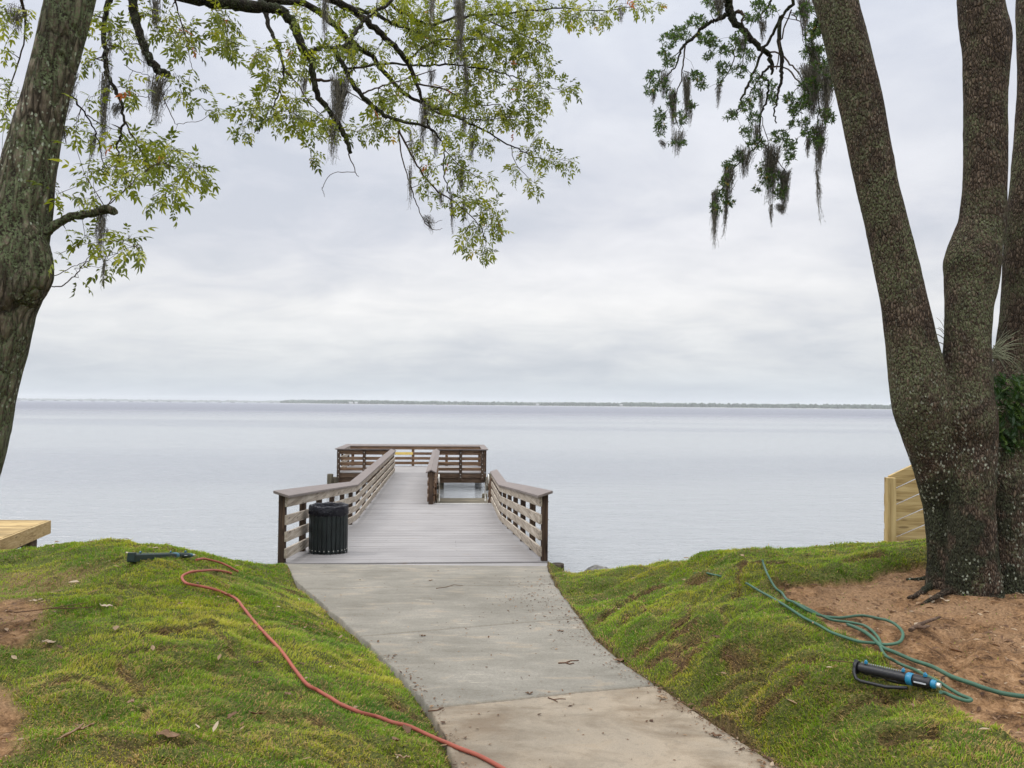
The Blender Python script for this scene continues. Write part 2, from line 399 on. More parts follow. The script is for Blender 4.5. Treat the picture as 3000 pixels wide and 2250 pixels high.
# sod seams
seams_px = [[(300, 1376), (352, 1358), (412, 1357), (470, 1352)], [(462, 1356), (490, 1392), (510, 1418)], [(268, 1418), (300, 1404), (360, 1398), (440, 1402)], [(262, 1422), (284, 1470)], [(500, 1352), (560, 1362), (640, 1360)],
            [(700, 1468), (730, 1500), (770, 1540)], [(620, 1278), (690, 1300), (742, 1314)], [(560, 1262), (610, 1290)], [(310, 1530), (318, 1572)], [(620, 1538), (660, 1556), (700, 1566)], [(850, 1320), (890, 1352)],
            [(780, 1380), (820, 1402)], [(560, 1530), (610, 1556), (690, 1570)], [(200, 1600), (300, 1620), (420, 1612)], [(100, 1480), (180, 1470), (250, 1490)], [(820, 1490), (860, 1520), (900, 1560)],
            [(1310, 1392), (1336, 1370), (1350, 1345)], [(1366, 1420), (1410, 1386), (1432, 1362)], [(1300, 1345), (1330, 1318), (1352, 1325), (1378, 1318), (1420, 1350)], [(1392, 1448), (1420, 1442), (1452, 1428), (1476, 1436)],
            [(1446, 1470), (1472, 1438), (1500, 1408)], [(1438, 1400), (1462, 1380), (1500, 1366)], [(1466, 1425), (1482, 1402), (1500, 1392)], [(1532, 1322), (1560, 1335), (1600, 1366)], [(1560, 1425), (1620, 1432)],
            [(1520, 1520), (1580, 1490), (1640, 1455)], [(1620, 1500), (1660, 1480), (1760, 1440)], [(1450, 1350), (1480, 1330), (1500, 1300)], [(1640, 1560), (1700, 1520), (1740, 1500)], [(1360, 1300), (1400, 1290)],
            [(1290, 1350), (1380, 1288), (1440, 1262)], [(1800, 1560), (1900, 1500)], [(1745, 1230), (1830, 1225), (1900, 1232)], [(1900, 1600), (2020, 1570)], [(1560, 1260), (1640, 1240), (1700, 1222)], [(1640, 1222), (1600, 1250), (1590, 1290)]]
SEAM = np.full(XX.shape, 9.0); near = (YY > 2.3) & (YY < 11.4) & (XX > -6) & (XX < 7)
jag = .045*fbm(XX*4.5, YY*4.5, 2, 9.0)+.010*fbm(XX*16, YY*16, 2, 9.5); jag2 = .045*fbm(XX*4.5, YY*4.5, 2, 29.0)+.010*fbm(XX*16, YY*16, 2, 29.5)
Xn, Yn = (XX+jag)[near], (YY+jag2)[near]; sm_ = np.full(Xn.shape, 9.0)
STEP = np.zeros(XX.shape); st_ = np.zeros(Xn.shape)
for i_, s_ in enumerate(seams_px):
    d_, k_ = seg_side(Xn, Yn, ground_poly(s_)); sm_ = np.minimum(sm_, d_)
    st_ += k_*np.clip(np.abs(d_)/.012, 0, 1)*np.exp(-(d_/.20))*((.010 if i_ % 3 else .017) if i_ < 16 else (.020 if i_ % 3 else .034))
SEAM[near] = sm_; STEP[near] = np.clip(st_, -.06, .06)
dl = XX-xl(YY); dr = xr(YY)-XX
edge_d = np.where(dl < 0, -dl, np.where(dr < 0, -dr, 0.0))        # distance outside the slab
gmask = (~inpath)
fade = np.clip(edge_d/.12, 0, 1)
land = np.clip((Z0+.9)/.5, 0, 1)
Z = Z0 + fade*land*(.050*fbm(XX*1.1, YY*1.1, 3, 1.0) + .050*fbm(XX*3.0, YY*3.0, 4, 2.0) + .016*fbm(XX*12, YY*12, 3, 4.0))
# slumped strips on the right bank, rolling across the slope
bank = np.clip((XX-xr(YY))/.15, 0, 1)*np.clip((2.6-(XX-xr(YY)))/.8, 0, 1)*(XX > 0)*np.clip((YY-3.5)/.8, 0, 1)*np.clip((10.0-YY)/.8, 0, 1)
ph = (XX*.62-YY*.78)*2*math.pi/.62 + 2.6*fbm(XX*1.3, YY*1.3, 2, 6.0)
Z = Z + bank*(.036*(np.sin(ph)+.35*np.sin(2*ph+.9)+.15*np.sin(3*ph+1.6)))*np.clip((XX-xr(YY))/.35, 0, 1)
Z = Z + fade*(STEP -.036*np.exp(-(SEAM/.016)**2) + .014*np.exp(-((SEAM-.06)/.04)**2))
# soil relief and the lip where the turf ends
_sb = seg_dist(XX[near], YY[near], tr_in+[(4.6, 7.35)]); _rise = np.zeros(XX.shape); _rise[near] = np.exp(-(_sb/.55)**2)
_out = np.zeros(XX.shape); _out[near] = np.clip(_sb/.20, 0, 1)
Z = Z + .13*_rise*np.where(soil > .5, 0, _out**.7)*np.clip((YY-6.0)/.5, 0, 1)*(XX > 0)*np.clip((XX-1.6)/.5, 0, 1)
Z = Z - .035*soil*fade + soil*(.022*fbm(XX*6, YY*6, 4, 8.0)+.012*fbm(XX*22, YY*22, 3, 5.0))
# the soil is heaped round the foot of the oak
Z = Z + .085*np.exp(-(((XX-3.6)/.95)**2+((YY-5.95)/.75)**2))
# creases between the laid pieces of turf
xr_ = XX*.80-YY*.60; yr_ = XX*.60+YY*.80
ca = fbm(xr_*1.5, yr_*3.4, 3, 120.0); cb = fbm(XX*2.9, YY*2.3, 3, 140.0); cm_ = np.clip(fbm(XX*1.4, YY*1.4, 2, 160.0)*1.6+.55, 0, 1)
cmb_ = np.clip(fbm(XX*1.7, YY*1.7, 2, 180.0)*1.6+.45, 0, 1)
CREASE = np.maximum(np.exp(-(ca/.045)**2)*cm_, np.exp(-(cb/.035)**2)*cmb_)*(1-soil)*fade*land
Z = Z - .034*CREASE + .020*np.clip(ca, -.6, .6)*fade*land*(1-soil)*np.where(XX > 0, 1.8, 1.0)
# hole in the right bank
hp = hitg(Z0, 1502, 1262); hd = np.hypot(XX-hp.x, (YY-hp.y)*.8); Z = Z-.30*np.exp(-(hd/.115)**4)
hp2 = hitg(Z0, 1492, 1396); hd2 = np.hypot(XX-hp2.x, (YY-hp2.y)*.8); Z = Z-.10*np.exp(-(hd2/.07)**2)
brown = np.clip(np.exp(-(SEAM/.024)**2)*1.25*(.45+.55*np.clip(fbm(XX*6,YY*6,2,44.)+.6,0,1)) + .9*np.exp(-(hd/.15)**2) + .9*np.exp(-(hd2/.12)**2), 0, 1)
brown = np.maximum(brown, np.clip(.85-edge_d/.07, 0, .8)*gmask*(.4+.6*(fbm(XX*4, YY*4, 2) > 0)))
brown = np.clip(np.maximum(brown, .8*CREASE*np.clip(fbm(XX*3.1, YY*3.1, 2, 200.)*1.5+.55, 0, 1)), 0, 1)
# earth under the slab and at its rim
zp = zpath(YY)
Z = np.where(inpath, zp-.11, Z)
Z = np.where((YY > 11.0) & (XX > -3.35) & (XX < .75), np.minimum(Z, -.22), Z)
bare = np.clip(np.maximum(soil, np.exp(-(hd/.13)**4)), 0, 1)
bare = np.maximum(bare, np.clip((-.75-Z)/.3, 0, 1)); bare = np.where(inpath, 1.0, bare)

def mat_ground():
    m, nt, b = mat('turf_and_soil'); pos = geopos(nt)
    at = nt.add('ShaderNodeAttribute', attribute_name='bare').outputs['Fac']; br = nt.add('ShaderNodeAttribute', attribute_name='brown').outputs['Fac']
    n1 = nt.noise(pos, 7, 5, .6); n2 = nt.noise(pos, 60, 4, .7); n3 = nt.noise(pos, 1.6, 4, .55)
    turf = nt.ramp(n2, [(.35, (.025, .030, .008)), (.5, (.065, .078, .016)), (.65, (.13, .12, .04))])
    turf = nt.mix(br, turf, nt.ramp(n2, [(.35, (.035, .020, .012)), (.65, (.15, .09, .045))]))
    s1 = nt.ramp(nt.math('ADD', nt.math('MULTIPLY', n1, .6), nt.math('MULTIPLY', n2, .4)), [(.38, (.045, .024, .012)), (.46, (.125, .068, .032)), (.54, (.215, .122, .060)), (.66, (.35, .22, .12))])
    s2 = nt.mix(nt.mr(n3, .42, .6), s1, nt.ramp(n2, [(.3, (.10, .058, .030)), (.6, (.27, .165, .090))]))
    chd = nt.voro(pos, 46)
    chip = nt.mr(chd, .16, .10, 0, .8)
    s2 = nt.mix(chip, s2, nt.ramp(nt.noise(pos, 23, 2), [(.4, (.05, .028, .018)), (.6, (.36, .26, .17))]))
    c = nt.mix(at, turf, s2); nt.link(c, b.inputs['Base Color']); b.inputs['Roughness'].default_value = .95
    b.inputs['Specular IOR Level'].default_value = .15
    bump(nt, b, nt.math('ADD', n2, nt.math('MULTIPLY', n1, .8)), .8, .02); return m
ny, nx = XX.shape
V = np.stack([XX.ravel(), YY.ravel(), Z.ravel()], 1)
ii = (np.arange(ny-1)[:, None]*nx+np.arange(nx-1)[None, :]).ravel()
Fq = np.stack([ii, ii+1, ii+nx+1, ii+nx], 1)
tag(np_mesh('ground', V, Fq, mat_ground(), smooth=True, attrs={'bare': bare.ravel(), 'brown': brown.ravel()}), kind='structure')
def gz(x, y): return float(bil(Z, x, y))
def hit(px, py): return hitg(Z, px, py)

# ------------------------------------------------------------ concrete path
def mat_path():
    m, nt, b = mat('worn_concrete'); pos = geopos(nt)
    big = nt.noise(pos, .9, 5, .6); mid = nt.noise(nt.mapv(pos, (1.6, 4.0, 1)), 1.6, 5, .62, .6); fine = nt.noise(pos, 55, 5, .7); sp = nt.noise(pos, 130, 2, .5)
    sepn = nt.add('ShaderNodeSeparateXYZ'); nt.link(pos, sepn.inputs[0])
    c = nt.ramp(nt.math('ADD', nt.math('MULTIPLY', big, .35), nt.math('ADD', nt.math('MULTIPLY', mid, .35), nt.math('MULTIPLY', fine, .3))),
                [(.36, (.130, .118, .096)), (.46, (.172, .160, .134)), (.56, (.222, .207, .176)), (.66, (.33, .30, .255))])
    # the nearest slab carries washed-in sand
    t = nt.add('ShaderNodeAttribute', attribute_name='sandy').outputs['Fac']
    sand = nt.ramp(nt.noise(nt.mapv(pos, (2.2, 3.2, 1), (4, 2, 0)), 1.0, 6, .62, .5), [(.36, (.165, .112, .066)), (.47, (.245, .190, .130)), (.58, (.335, .27, .195))])
    c = nt.mix(nt.math('MULTIPLY', t, nt.mr(big, .35, .6, .45, .8)), c, sand)
    sand2 = nt.mr(mid, .55, .66, 0, .45); c = nt.mix(sand2, c, rgb(.27, .215, .15))
    gr = nt.noise(pos, 210, 2, .6); c = nt.mix(nt.mr(gr, .50, .62, 0, .28), c, rgb(.10, .085, .065)); c = nt.mix(nt.mr(nt.noise(pos, 19, 5, .7), .54, .68, 0, .30), c, rgb(.13, .115, .09))
    lt = nt.mr(nt.noise(nt.mapv(pos, (2.0, 9, 1), (9, 1, 0)), 1.4, 5, .7, .3), .63, .72, 0, .55); c = nt.mix(lt, c, rgb(.42, .375, .305))
    c = nt.mix(nt.mr(sp, .69, .74, 0, .6), c, rgb(.075, .05, .035))
    at = nt.add('ShaderNodeAttribute', attribute_name='joint').outputs['Fac']
    c = nt.mix(at, c, rgb(.10, .08, .055))
    nt.link(c, b.inputs['Base Color']); b.inputs['Roughness'].default_value = .9; b.inputs['Specular IOR Level'].default_value = .2
    bump(nt, b, nt.math('ADD', fine, nt.math('MULTIPLY', mid, .5)), .55, .006); return m
ys = np.unique(np.concatenate([np.arange(-8, 2.4, .4), np.arange(2.4, 10.88, .02)]))
US = np.linspace(0, 1, 121)
PX = xl(ys)[:, None]*(1-US)[None]+xr(ys)[:, None]*US[None]; PY = np.repeat(ys[:, None], len(US), 1)
wob = (.022*fbm(ys*3, ys*0, 3, 2.0)+.010*fbm(ys*14, ys*0, 3, 2.0))*(np.clip(ys/3, 0, 1)); PX[:, 0] += wob; PX[:, -1] += .020*fbm(ys*3, ys*0+9, 3, 2.0)+.010*fbm(ys*15, ys*0+9, 3, 2.0)
# far end follows the deck edge
joints = [((655, 1272), (1205, 1262)), ((808, 1371), (1250, 1335)), ((925, 1528), (1418, 1478))]
JD = np.full(PX.shape, 9.0)
for a, bq in joints:
    A, B = on_path(*a), on_path(*bq); JD = np.minimum(JD, seg_dist(PX, PY, [(A.x-.3*(B.x-A.x), A.y-.3*(B.y-A.y)), (B.x+.3*(B.x-A.x), B.y+.3*(B.y-A.y))]))
PZ = .72-.0655*PY + .004*fbm(PX*2, PY*2, 3) - .014*np.exp(-(JD/.014)**2)
PZ[:, 0] -= .008; PZ[:, -1] -= .008
nY, nU = PX.shape
top = np.stack([PX.ravel(), PY.ravel(), PZ.ravel()], 1)
ring = list(range(nU)) + [nU*(k+1)-1 for k in range(1, nY)] + [nU*(nY-1)+k for k in range(nU-2, -1, -1)] + [nU*k for k in range(nY-2, 0, -1)]
low = top[ring].copy(); low[:, 2] -= .12
low[:, :2] += rng.normal(0, .004, (len(low), 2))
ii = (np.arange(nY-1)[:, None]*nU+np.arange(nU-1)[None, :]).ravel()
q1 = np.stack([ii, ii+1, ii+nU+1, ii+nU], 1); nb = len(top); nr = len(ring)
q2 = np.array([[ring[(k+1) % nr], ring[k], nb+k, nb+(k+1) % nr] for k in range(nr)])
jn = np.r_[np.exp(-(JD/.012)**2).ravel()*.85, np.zeros(nr)]
A3, B3_ = on_path(*joints[2][0]), on_path(*joints[2][1]); yj = A3.y+(PX-A3.x)*(B3_.y-A3.y)/(B3_.x-A3.x)
sn = np.r_[np.clip((yj-PY)/.02+.5, 0, 1).ravel(), np.zeros(nr)]
tag(np_mesh('path', np.r_[top, low], np.r_[q1, q2], mat_path(), smooth=True, attrs={'joint': jn, 'sandy': sn}), kind='structure')
def path_z(x, y): return .72-.0655*y+.004

# ------------------------------------------------------------ water
WZ = -1.5
def mat_water():
    m, nt, b = mat('bay_water'); pos = geopos(nt)
    b.inputs['IOR'].default_value = 1.33; b.inputs['Specular IOR Level'].default_value = .5
    rp = nt.noise(nt.mapv(pos, (.9, 2.6, 1), (0, 0, 0), (0, 0, R(12))), 2.3, 3, .55, .4)
    rp2 = nt.noise(nt.mapv(pos, (.5, 1.6, 1), (3, 0, 0), (0, 0, R(-9))), .55, 4, .55, .3)
    rp3 = nt.noise(nt.mapv(pos, (1, 2, 1), (1, 4, 0)), 7.5, 2, .5, .2)
    patch = nt.noise(nt.mapv(pos, (.004, .016, 1), (1.3, .4, 0), (0, 0, R(4))), 1.0, 4, .55, .6)
    sepn = nt.add('ShaderNodeSeparateXYZ'); nt.link(pos, sepn.inputs[0])
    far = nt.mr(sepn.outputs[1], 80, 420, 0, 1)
    nr_ = nt.mr(sepn.outputs[1], 12, 48, .75, 0.0)
    st = nt.math('ADD', nt.math('ADD', nt.mr(patch, .40, .60, .35, 1.0), nr_), nt.math('MULTIPLY', far, .6))
    h = nt.math('ADD', nt.math('MULTIPLY', rp, .35), nt.math('ADD', nt.math('MULTIPLY', rp2, .7), nt.math('MULTIPLY', rp3, .06)))
    bn_ = nt.add('ShaderNodeBump'); bn_.inputs['Distance'].default_value = .45
    nt.link(nt.math('MULTIPLY', st, .85), bn_.inputs['Strength']); nt.link(h, bn_.inputs['Height']); nt.link(bn_.outputs[0], b.inputs['Normal'])
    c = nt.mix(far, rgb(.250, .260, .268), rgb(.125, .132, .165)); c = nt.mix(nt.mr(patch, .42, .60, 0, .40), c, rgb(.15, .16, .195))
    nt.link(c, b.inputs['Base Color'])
    nt.link(nt.math('ADD', nt.math('MULTIPLY', far, .22), .10), b.inputs['Roughness'])
    return m
wv = []; g = [-30000, -6000, -1200, -300, -80, -20, 0, 20, 80, 300, 1200, 6000, 30000]
wy = [-30000, -5000, -800, -100, 0, 8, 16, 40, 100, 300, 1000, 4000, 30000]
Xw, Yw = np.meshgrid(g, wy); Vw = np.stack([Xw.ravel(), Yw.ravel(), np.full(Xw.size, WZ)], 1)
ii = (np.arange(len(wy)-1)[:, None]*len(g)+np.arange(len(g)-1)[None, :]).ravel()
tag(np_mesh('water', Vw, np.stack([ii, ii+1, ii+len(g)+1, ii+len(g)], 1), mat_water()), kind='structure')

# ------------------------------------------------------------ far shore, bridge, houses
def far_mat(name, c):
    m, nt, b = mat(name); n = nt.noise(geopos(nt), .05, 4)
    nt.link(nt.mix(nt.mr(n, .35, .65), rgb(*[x*.75 for x in c]), rgb(*[x*1.25 for x in c])), b.inputs['Base Color'])
    b.inputs['Roughness'].default_value = 1.0; b.inputs['Specular IOR Level'].default_value = 0; return m
M_wood = far_mat('far_wood', (.055, .075, .05)); M_sand = far_mat('far_sand', (.40, .40, .36))
def shoreline(pts, hmin, hmax, depth, seed, step=9.0):
    """a long low land strip with a wood on it; returns the land and the crown lumps"""
    r = np.random.default_rng(seed); V = []; Fc = []
    land = MB(); xs = []
    for (a, b_) in zip(pts[:-1], pts[1:]):
        a = Vector((*a, 0)); b_ = Vector((*b_, 0)); L = (b_-a).length; n = int(L/step)
        dv = (b_-a)/L; nv = Vector((-dv.y, dv.x, 0))
        if nv.y < 0: nv = -nv
        land.prism(a+Vector((0, 0, WZ)), b_+Vector((0, 0, WZ)), [(-2, -1), (-2, .5), (depth*.2, 1.6), (depth, 1.6), (depth, -1)], lat=nv)
        for k in range(n):
            for row in range(3):
                c = a+dv*(k*step+r.uniform(-4, 4))+nv*(depth*.12+row*depth*.25+r.uniform(0, depth*.15))
                hh = r.uniform(hmin, hmax)*(.75+.5*vnoise(np.array([c.x*.004+seed]), np.array([row*3.3]))[0])
                wd = r.uniform(.6, 1.1)*step
                b0 = len(V); m = 6
                for (zz, rr) in ((0.4, .7), (hh*.45, 1.05), (hh*.8, .8), (hh, .25)):
                    for q in range(m):
                        an = q*2*math.pi/m + r.uniform(-.3, .3); V.append((c.x+math.cos(an)*wd*rr*r.uniform(.8, 1.2), c.y+math.sin(an)*wd*rr, WZ+1+zz+r.uniform(-.5, .5)))
                for q3 in range(3):
                    for q in range(m): Fc.append((b0+q3*m+q, b0+q3*m+(q+1) % m, b0+q3*m+m+(q+1) % m, b0+q3*m+m+q))
                Fc.append((b0+3*m, b0+3*m+1, b0+3*m+2, b0+3*m+3))
    return land, np.array(V), np.array(Fc)
far_a = [(-1130, 3700), (-560, 3150), (400, 2950), (1100, 2500), (2900, 2300), (4200, 2500)]
la, Va, Fa_ = shoreline(far_a, 10.5, 15, 90, 5, 7.0)
tag(la.build('far_shore', M_sand), kind='structure')
tag(np_mesh('distant_wood', Va, Fa_, M_wood, smooth=True), 'long low dark green wood along the far shore across the bay', 'woodland', kind='stuff')
far_b = [(-7200, 7600), (-4500, 7000), (-2300, 6700), (-800, 6500)]
lb, Vb, Fb = shoreline(far_b, 10, 20, 200, 9, 22.0)
tag(lb.build('far_shore', M_sand), kind='structure')
tag(np_mesh('distant_wood', Vb, Fb, M_wood, smooth=True), 'faint thin line of woods on the farthest shore at left', 'woodland', kind='stuff')
# low causeway bridge
M_conc = plain('bridge_concrete', (.34, .34, .34), .8, .2)
br = empty('causeway_bridge', (-2900, 4450, WZ)); tag(br, 'long low concrete causeway bridge on piers far out over the bay at left', 'bridge')
d = MB(); d.prism((-1500, 150, 3.6), (1950, -130, 3.2), [(-6, 0), (6, 0), (6, 2.2), (-6, 2.2)]); d.build('bridge_deck', M_conc, br)
M_dk = plain('bridge_pier_dark', (.10, .10, .11), .9, .1)
for k in range(46):
    t = k/45; x = -1480+3400*t; y = 150-280*t
    p = MB()
    for dx in (-7, 0, 7): p.box((x+dx-1.5, y-5, -2), (x+dx+1.5, y+5, 3.4))
    p.box((x-11, y-6, 1.9), (x+11, y+6, 3.9)); p.build('bridge_pier', M_dk, br)
M_wh = plain('far_white_wall', (.30, .30, .30), .7); M_rf = plain('far_grey_roof', (.3, .3, .3), .8)
for i, (px, Yd, wd, lab) in enumerate([(1028, 3080, 14, 'left one of two tiny white houses close together on the far shore'), (1044, 3070, 11, 'right one of two tiny white houses close together on the far shore'),
                                 (1575, 2820, 11, 'lone tiny white house on the far shore right of the pier'), (1820, 2660, 9, 'small pale house half hidden in the far wood, farthest right')]):
    q = P(px, 1190, Yd); h = empty('far_house', (q.x, Yd, WZ+1.2)); tag(h, lab, 'house', 'houses on the far shore')
    b_ = MB(); b_.box((-wd/2, -5, 0), (wd/2, 5, 4.5)); b_.build('wall', M_wh, h)
    b_ = MB(); b_.prism((-wd/2-.6, 0, 4.5), (wd/2+.6, 0, 4.5), [(-5.6, 0.01), (5.6, 0.01), (0, 3)]); b_.build('roof', M_rf, h)

# ------------------------------------------------------------ pier (built in its own frame: u across, t along)
TH = R(4.8); PZ0 = (-3.29, 10.92, 0.0)
pier = empty('fishing_pier', PZ0, TH)
tag(pier, 'wooden fishing pier with grey deck and slatted railings running out over the water', 'pier')
ZL = -.735
def zd(t): return 0.0 if t < 0 else (-.0865*t if t < 8.5 else ZL)
def pw(u, t, z=0.0):
    c, s = math.cos(TH), math.sin(TH); return Vector((PZ0[0]+u*c-t*s, PZ0[1]+u*s+t*c, z))
W = 3.85
def boards(mb, u0_, u1_, t0, t1, zf, jr=random.Random(4), wd=.140, gap=.006):
    t = t0
    while t < t1-.02:
        e = min(t+wd-gap, t1)
        j = jr.uniform(-.0012, .0012)
        za, zb = zf(t)+j, zf(e)+j
        # butt joints
        cuts = [u0_]+([u0_+(u1_-u0_)*jr.choice((.33, .5, .66))+.0] if (u1_-u0_) > 3 and jr.random() < .55 else [])+[u1_]
        for a, b_ in zip(cuts[:-1], cuts[1:]):
            a2, b2 = a+(.002 if a != u0_ else 0), b_-(.002 if b_ != u1_ else 0); k = len(mb.v)
            mb.v += [(a2, t, za-.03), (b2, t, za-.03), (b2, e, zb-.03), (a2, e, zb-.03), (a2, t, za), (b2, t, za), (b2, e, zb), (a2, e, zb)]
            for q in ((3, 2, 1, 0), (4, 5, 6, 7), (0, 1, 5, 4), (1, 2, 6, 5), (2, 3, 7, 6), (3, 0, 4, 7)): mb.face(tuple(k+i for i in q))
        t += wd
d = MB(); boards(d, -.02, W+.02, 0.0, 8.5, zd); d.box((-.02, -.30, -.07), (W+.02, -.004, -.022)); d.build('ramp_deck', M_deck, pier)
d = MB(); boards(d, -.02, W+.02, 8.5, 12.3, zd); d.build('landing_deck', M_deck, pier)
d = MB(); boards(d, -.02, 1.98, 12.3, 22.85, zd); d.build('walkway_deck', M_deck, pier)
d = MB(); boards(d, -2.37, 4.12, 22.85, 26.45, zd); d.build('platform_deck', M_deck, pier)
# nosing strip with studs at the stair head
d = MB(); d.box((2.02, 12.08, ZL+.001), (3.74, 12.3, ZL+.008))
for i in range(34):
    for j in range(3): d.box((2.05+i*.05, 12.11+j*.06, ZL+.008), (2.075+i*.05, 12.135+j*.06, ZL+.014))
d.build('tread_strip', plain('tread_strip_grey', (.38, .37, .35), .6), pier)
# framing under the decks
for (u, t0, t1) in ((.0, 0, 8.5), (W-.04, 0, 8.5), (1.9, 0.1, 8.5)):
    f = MB(); f.prism((u, t0, 0), (u, t1, 0), [(0, 0), (.04, 0), (.04, 0), (0, 0)]); f.v = []; f.f = []; f.m = []; f.sm = []
    k = 0; f.v = [(u, t0+.02, zd(t0+.02)-.28), (u+.04, t0+.02, zd(t0+.02)-.28), (u+.04, t1, zd(t1)-.28), (u, t1, zd(t1)-.28),
                  (u, t0+.02, zd(t0+.02)-.032), (u+.04, t0+.02, zd(t0+.02)-.032), (u+.04, t1, zd(t1)-.032), (u, t1, zd(t1)-.032)]
    for q in ((3, 2, 1, 0), (4, 5, 6, 7), (0, 1, 5, 4), (1, 2, 6, 5), (2, 3, 7, 6), (3, 0, 4, 7)): f.face(q)
    f.build('stringer', M_beam, pier)
for (u0_, u1_, t0, t1) in ((0, .04, 8.52, 22.8), (1.94, 1.98, 12.32, 22.8), (W-.04, W, 8.52, 12.3)):
    f = MB(); f.box((u0_, t0, ZL-.28), (u1_, t1, ZL-.032)); f.build('stringer', M_raily, pier)
f = MB(); f.box((1.98, 12.26, ZL-.28), (W-.04, 12.30, ZL-.032)); f.build('joist', M_beam, pier)
for u0_, u1_ in ((-2.37, -.02), (1.98, 4.12)):
    f = MB(); f.box((u0_, 22.86, ZL-.235), (u1_, 22.90, ZL-.032)); f.build('joist', M_beam, pier)
f = MB(); f.box((-2.6, 22.93, ZL-.46), (4.28, 23.05, ZL-.24)); f.build('beam', M_beam, pier)
f = MB(); f.box((-2.6, 26.1, ZL-.46), (4.28, 26.22, ZL-.24)); f.build('beam', M_beam, pier)
for u in (-2.37, 4.08):
    f = MB(); f.box((u, 22.91, ZL-.235), (u+.04, 26.4, ZL-.033)); f.build('stringer', M_raily, pier)
def pile(u, t, ztop, r=.13, m=M_pile):
    f = MB(); f.tube([(u, t, ztop), (u, t, ztop-.05), (u, t, WZ-1.5)], [r*.93, r, r*1.05], 14); return f.build('pile', m, pier)
for u, t in ((-2.45, 22.75), (-.3, 23.2), (2.1, 23.2), (4.22, 22.78), (-2.2, 26.0), (.9, 26.0), (3.9, 26.0), (.2, 17.5), (1.7, 17.5), (.1, 9.2), (W-.1, 9.2), (1.9, 9.2), (.1, 12.9), (1.8, 12.9), (-.1, 4.6), (W+.05, 4.6)):
    pile(u, t, (ZL-.20 if t in (22.75, 22.78) else zd(t)-.3), .15 if t < 22 else .16)
pile(-2.62, 22.6, ZL-.05, .13); pile(4.32, 22.7, ZL-.03, .13)
g_ = pile(W+.13, -.10, -.015, .095, wood('stub_pile_wood', ((.010, .008, .006), (.035, .026, .018), (.08, .062, .042)), 'z')); g2_ = pile(-.09, -.14, -.05, .075)
# lower landing and its stair
LZ = -1.17
d = MB(); boards(d, 1.98, 3.86, 13.7, 17.2, lambda t: LZ); d.build('lower_landing', M_step, pier)
for u, t in ((2.02, 17.25), (3.78, 17.25), (3.95, 14.6), (3.95, 13.3)): pile(u, t, LZ+(.16 if t > 17 else .42), .10, M_step)
for k in range(3):
    f = MB(); f.box((1.99, 12.36+k*.36, ZL-.12*(k+1)-.04), (3.80, 12.36+k*.36+.33, ZL-.12*(k+1))); f.build('stair_tread', M_step, pier)
f = MB(); f.prism((3.82, 12.3, ZL-.12), (3.82, 13.7, LZ-.10), [(-.02, -.13), (.02, -.13), (.02, .1), (-.02, .1)], lat=Vector((1, 0, 0))); f.build('stair_stringer', M_beam, pier)

def post(u0_, t0, zt, zb, du=.089, dt=.14, m=M_post, bolts=0, bface=None, bz=None):
    f = MB(); f.box((u0_, t0, zb), (u0_+du, t0+dt, zt))
    o = f.build('post', m, pier, .004)
    if bolts:
        for i in range(bolts):
            b_ = MB()
            zz = (bz or [.86, .60, .37, .13])[i]+(zd(t0))
            if bface == 'l': b_.tube([(u0_-.022, t0+.07, zz), (u0_, t0+.07, zz)], .009, 6)
            elif bface == 'r': b_.tube([(u0_+du+.022, t0+.07, zz), (u0_+du, t0+.07, zz)], .009, 6)
            elif bface == 'f': b_.tube([(u0_+du/2, t0-.010, zz), (u0_+du/2, t0, zz)], .017, 6)
            b_.build('bolt', M_bolt, o)
    return o
HB = [(.79, .945), (.535, .675), (.30, .44), (.065, .205)]      # bottom and top of the four rail boards
def run_y(ub, u1_, ts, m=M_rail, hb=HB, zf=zd):
    """rail boards along t between the break points ts"""
    for i, (a, b_) in enumerate(hb):
        for t0, t1 in zip(ts[:-1], ts[1:]):
            f = MB(); k = [(ub, t0), (u1_, t0), (u1_, t1), (ub, t1)]
            f.v = [(u, t, zf(t)+a) for u, t in k]+[(u, t, zf(t)+b_) for u, t in k]
            for q in ((3, 2, 1, 0), (4, 5, 6, 7), (0, 1, 5, 4), (1, 2, 6, 5), (2, 3, 7, 6), (3, 0, 4, 7)): f.face(q)
            f.build('rail_board', m, pier, .003)
def cap_y(uo, ui, ts, zo=1.035, zi=.965, th=.038, zf=zd, m=M_cap):
    f = MB()
    for t0, t1 in zip(ts[:-1], ts[1:]):
        k = [(uo, zo), (ui, zi)]; b0 = len(f.v)
        for t in (t0, t1):
            z = zf(t); f.v += [(uo, t, z+zo-th), (ui, t, z+zi-th), (ui, t, z+zi), (uo, t, z+zo)]
        for q in ((0, 1, 2, 3), (7, 6, 5, 4), (0, 4, 5, 1), (1, 5, 6, 2), (2, 6, 7, 3), (3, 7, 4, 0)): f.face(tuple(b0+i for i in q))
    f.build('cap_rail', m, pier, .004)
NS = [0.0, 1.62, 3.2, 4.78, 6.3, 7.9, 8.9]
lt = [0.01, 3.27, 6.37, 8.5, 11.6, 14.7, 17.8, 20.6, 22.8]
for t in [.02, 1.58, 3.18, 4.76, 6.3, 7.85, 9.4, 10.9, 12.45, 14.0, 15.5, 17.1, 18.6, 20.1, 21.6, 22.6]:
    post(0, t, zd(t)+.965, zd(t)-.30 if t > .1 else zd(t)-.02, bolts=4 if t < 5 else 0, bface='l')
run_y(.090, .130, lt); cap_y(-.05, .165, [-.10, 3.3, 6.3, 8.5, 12, 17, 22.83])
rt = [0.01, 3.27, 6.37, 8.5, 10.6, 12.3]
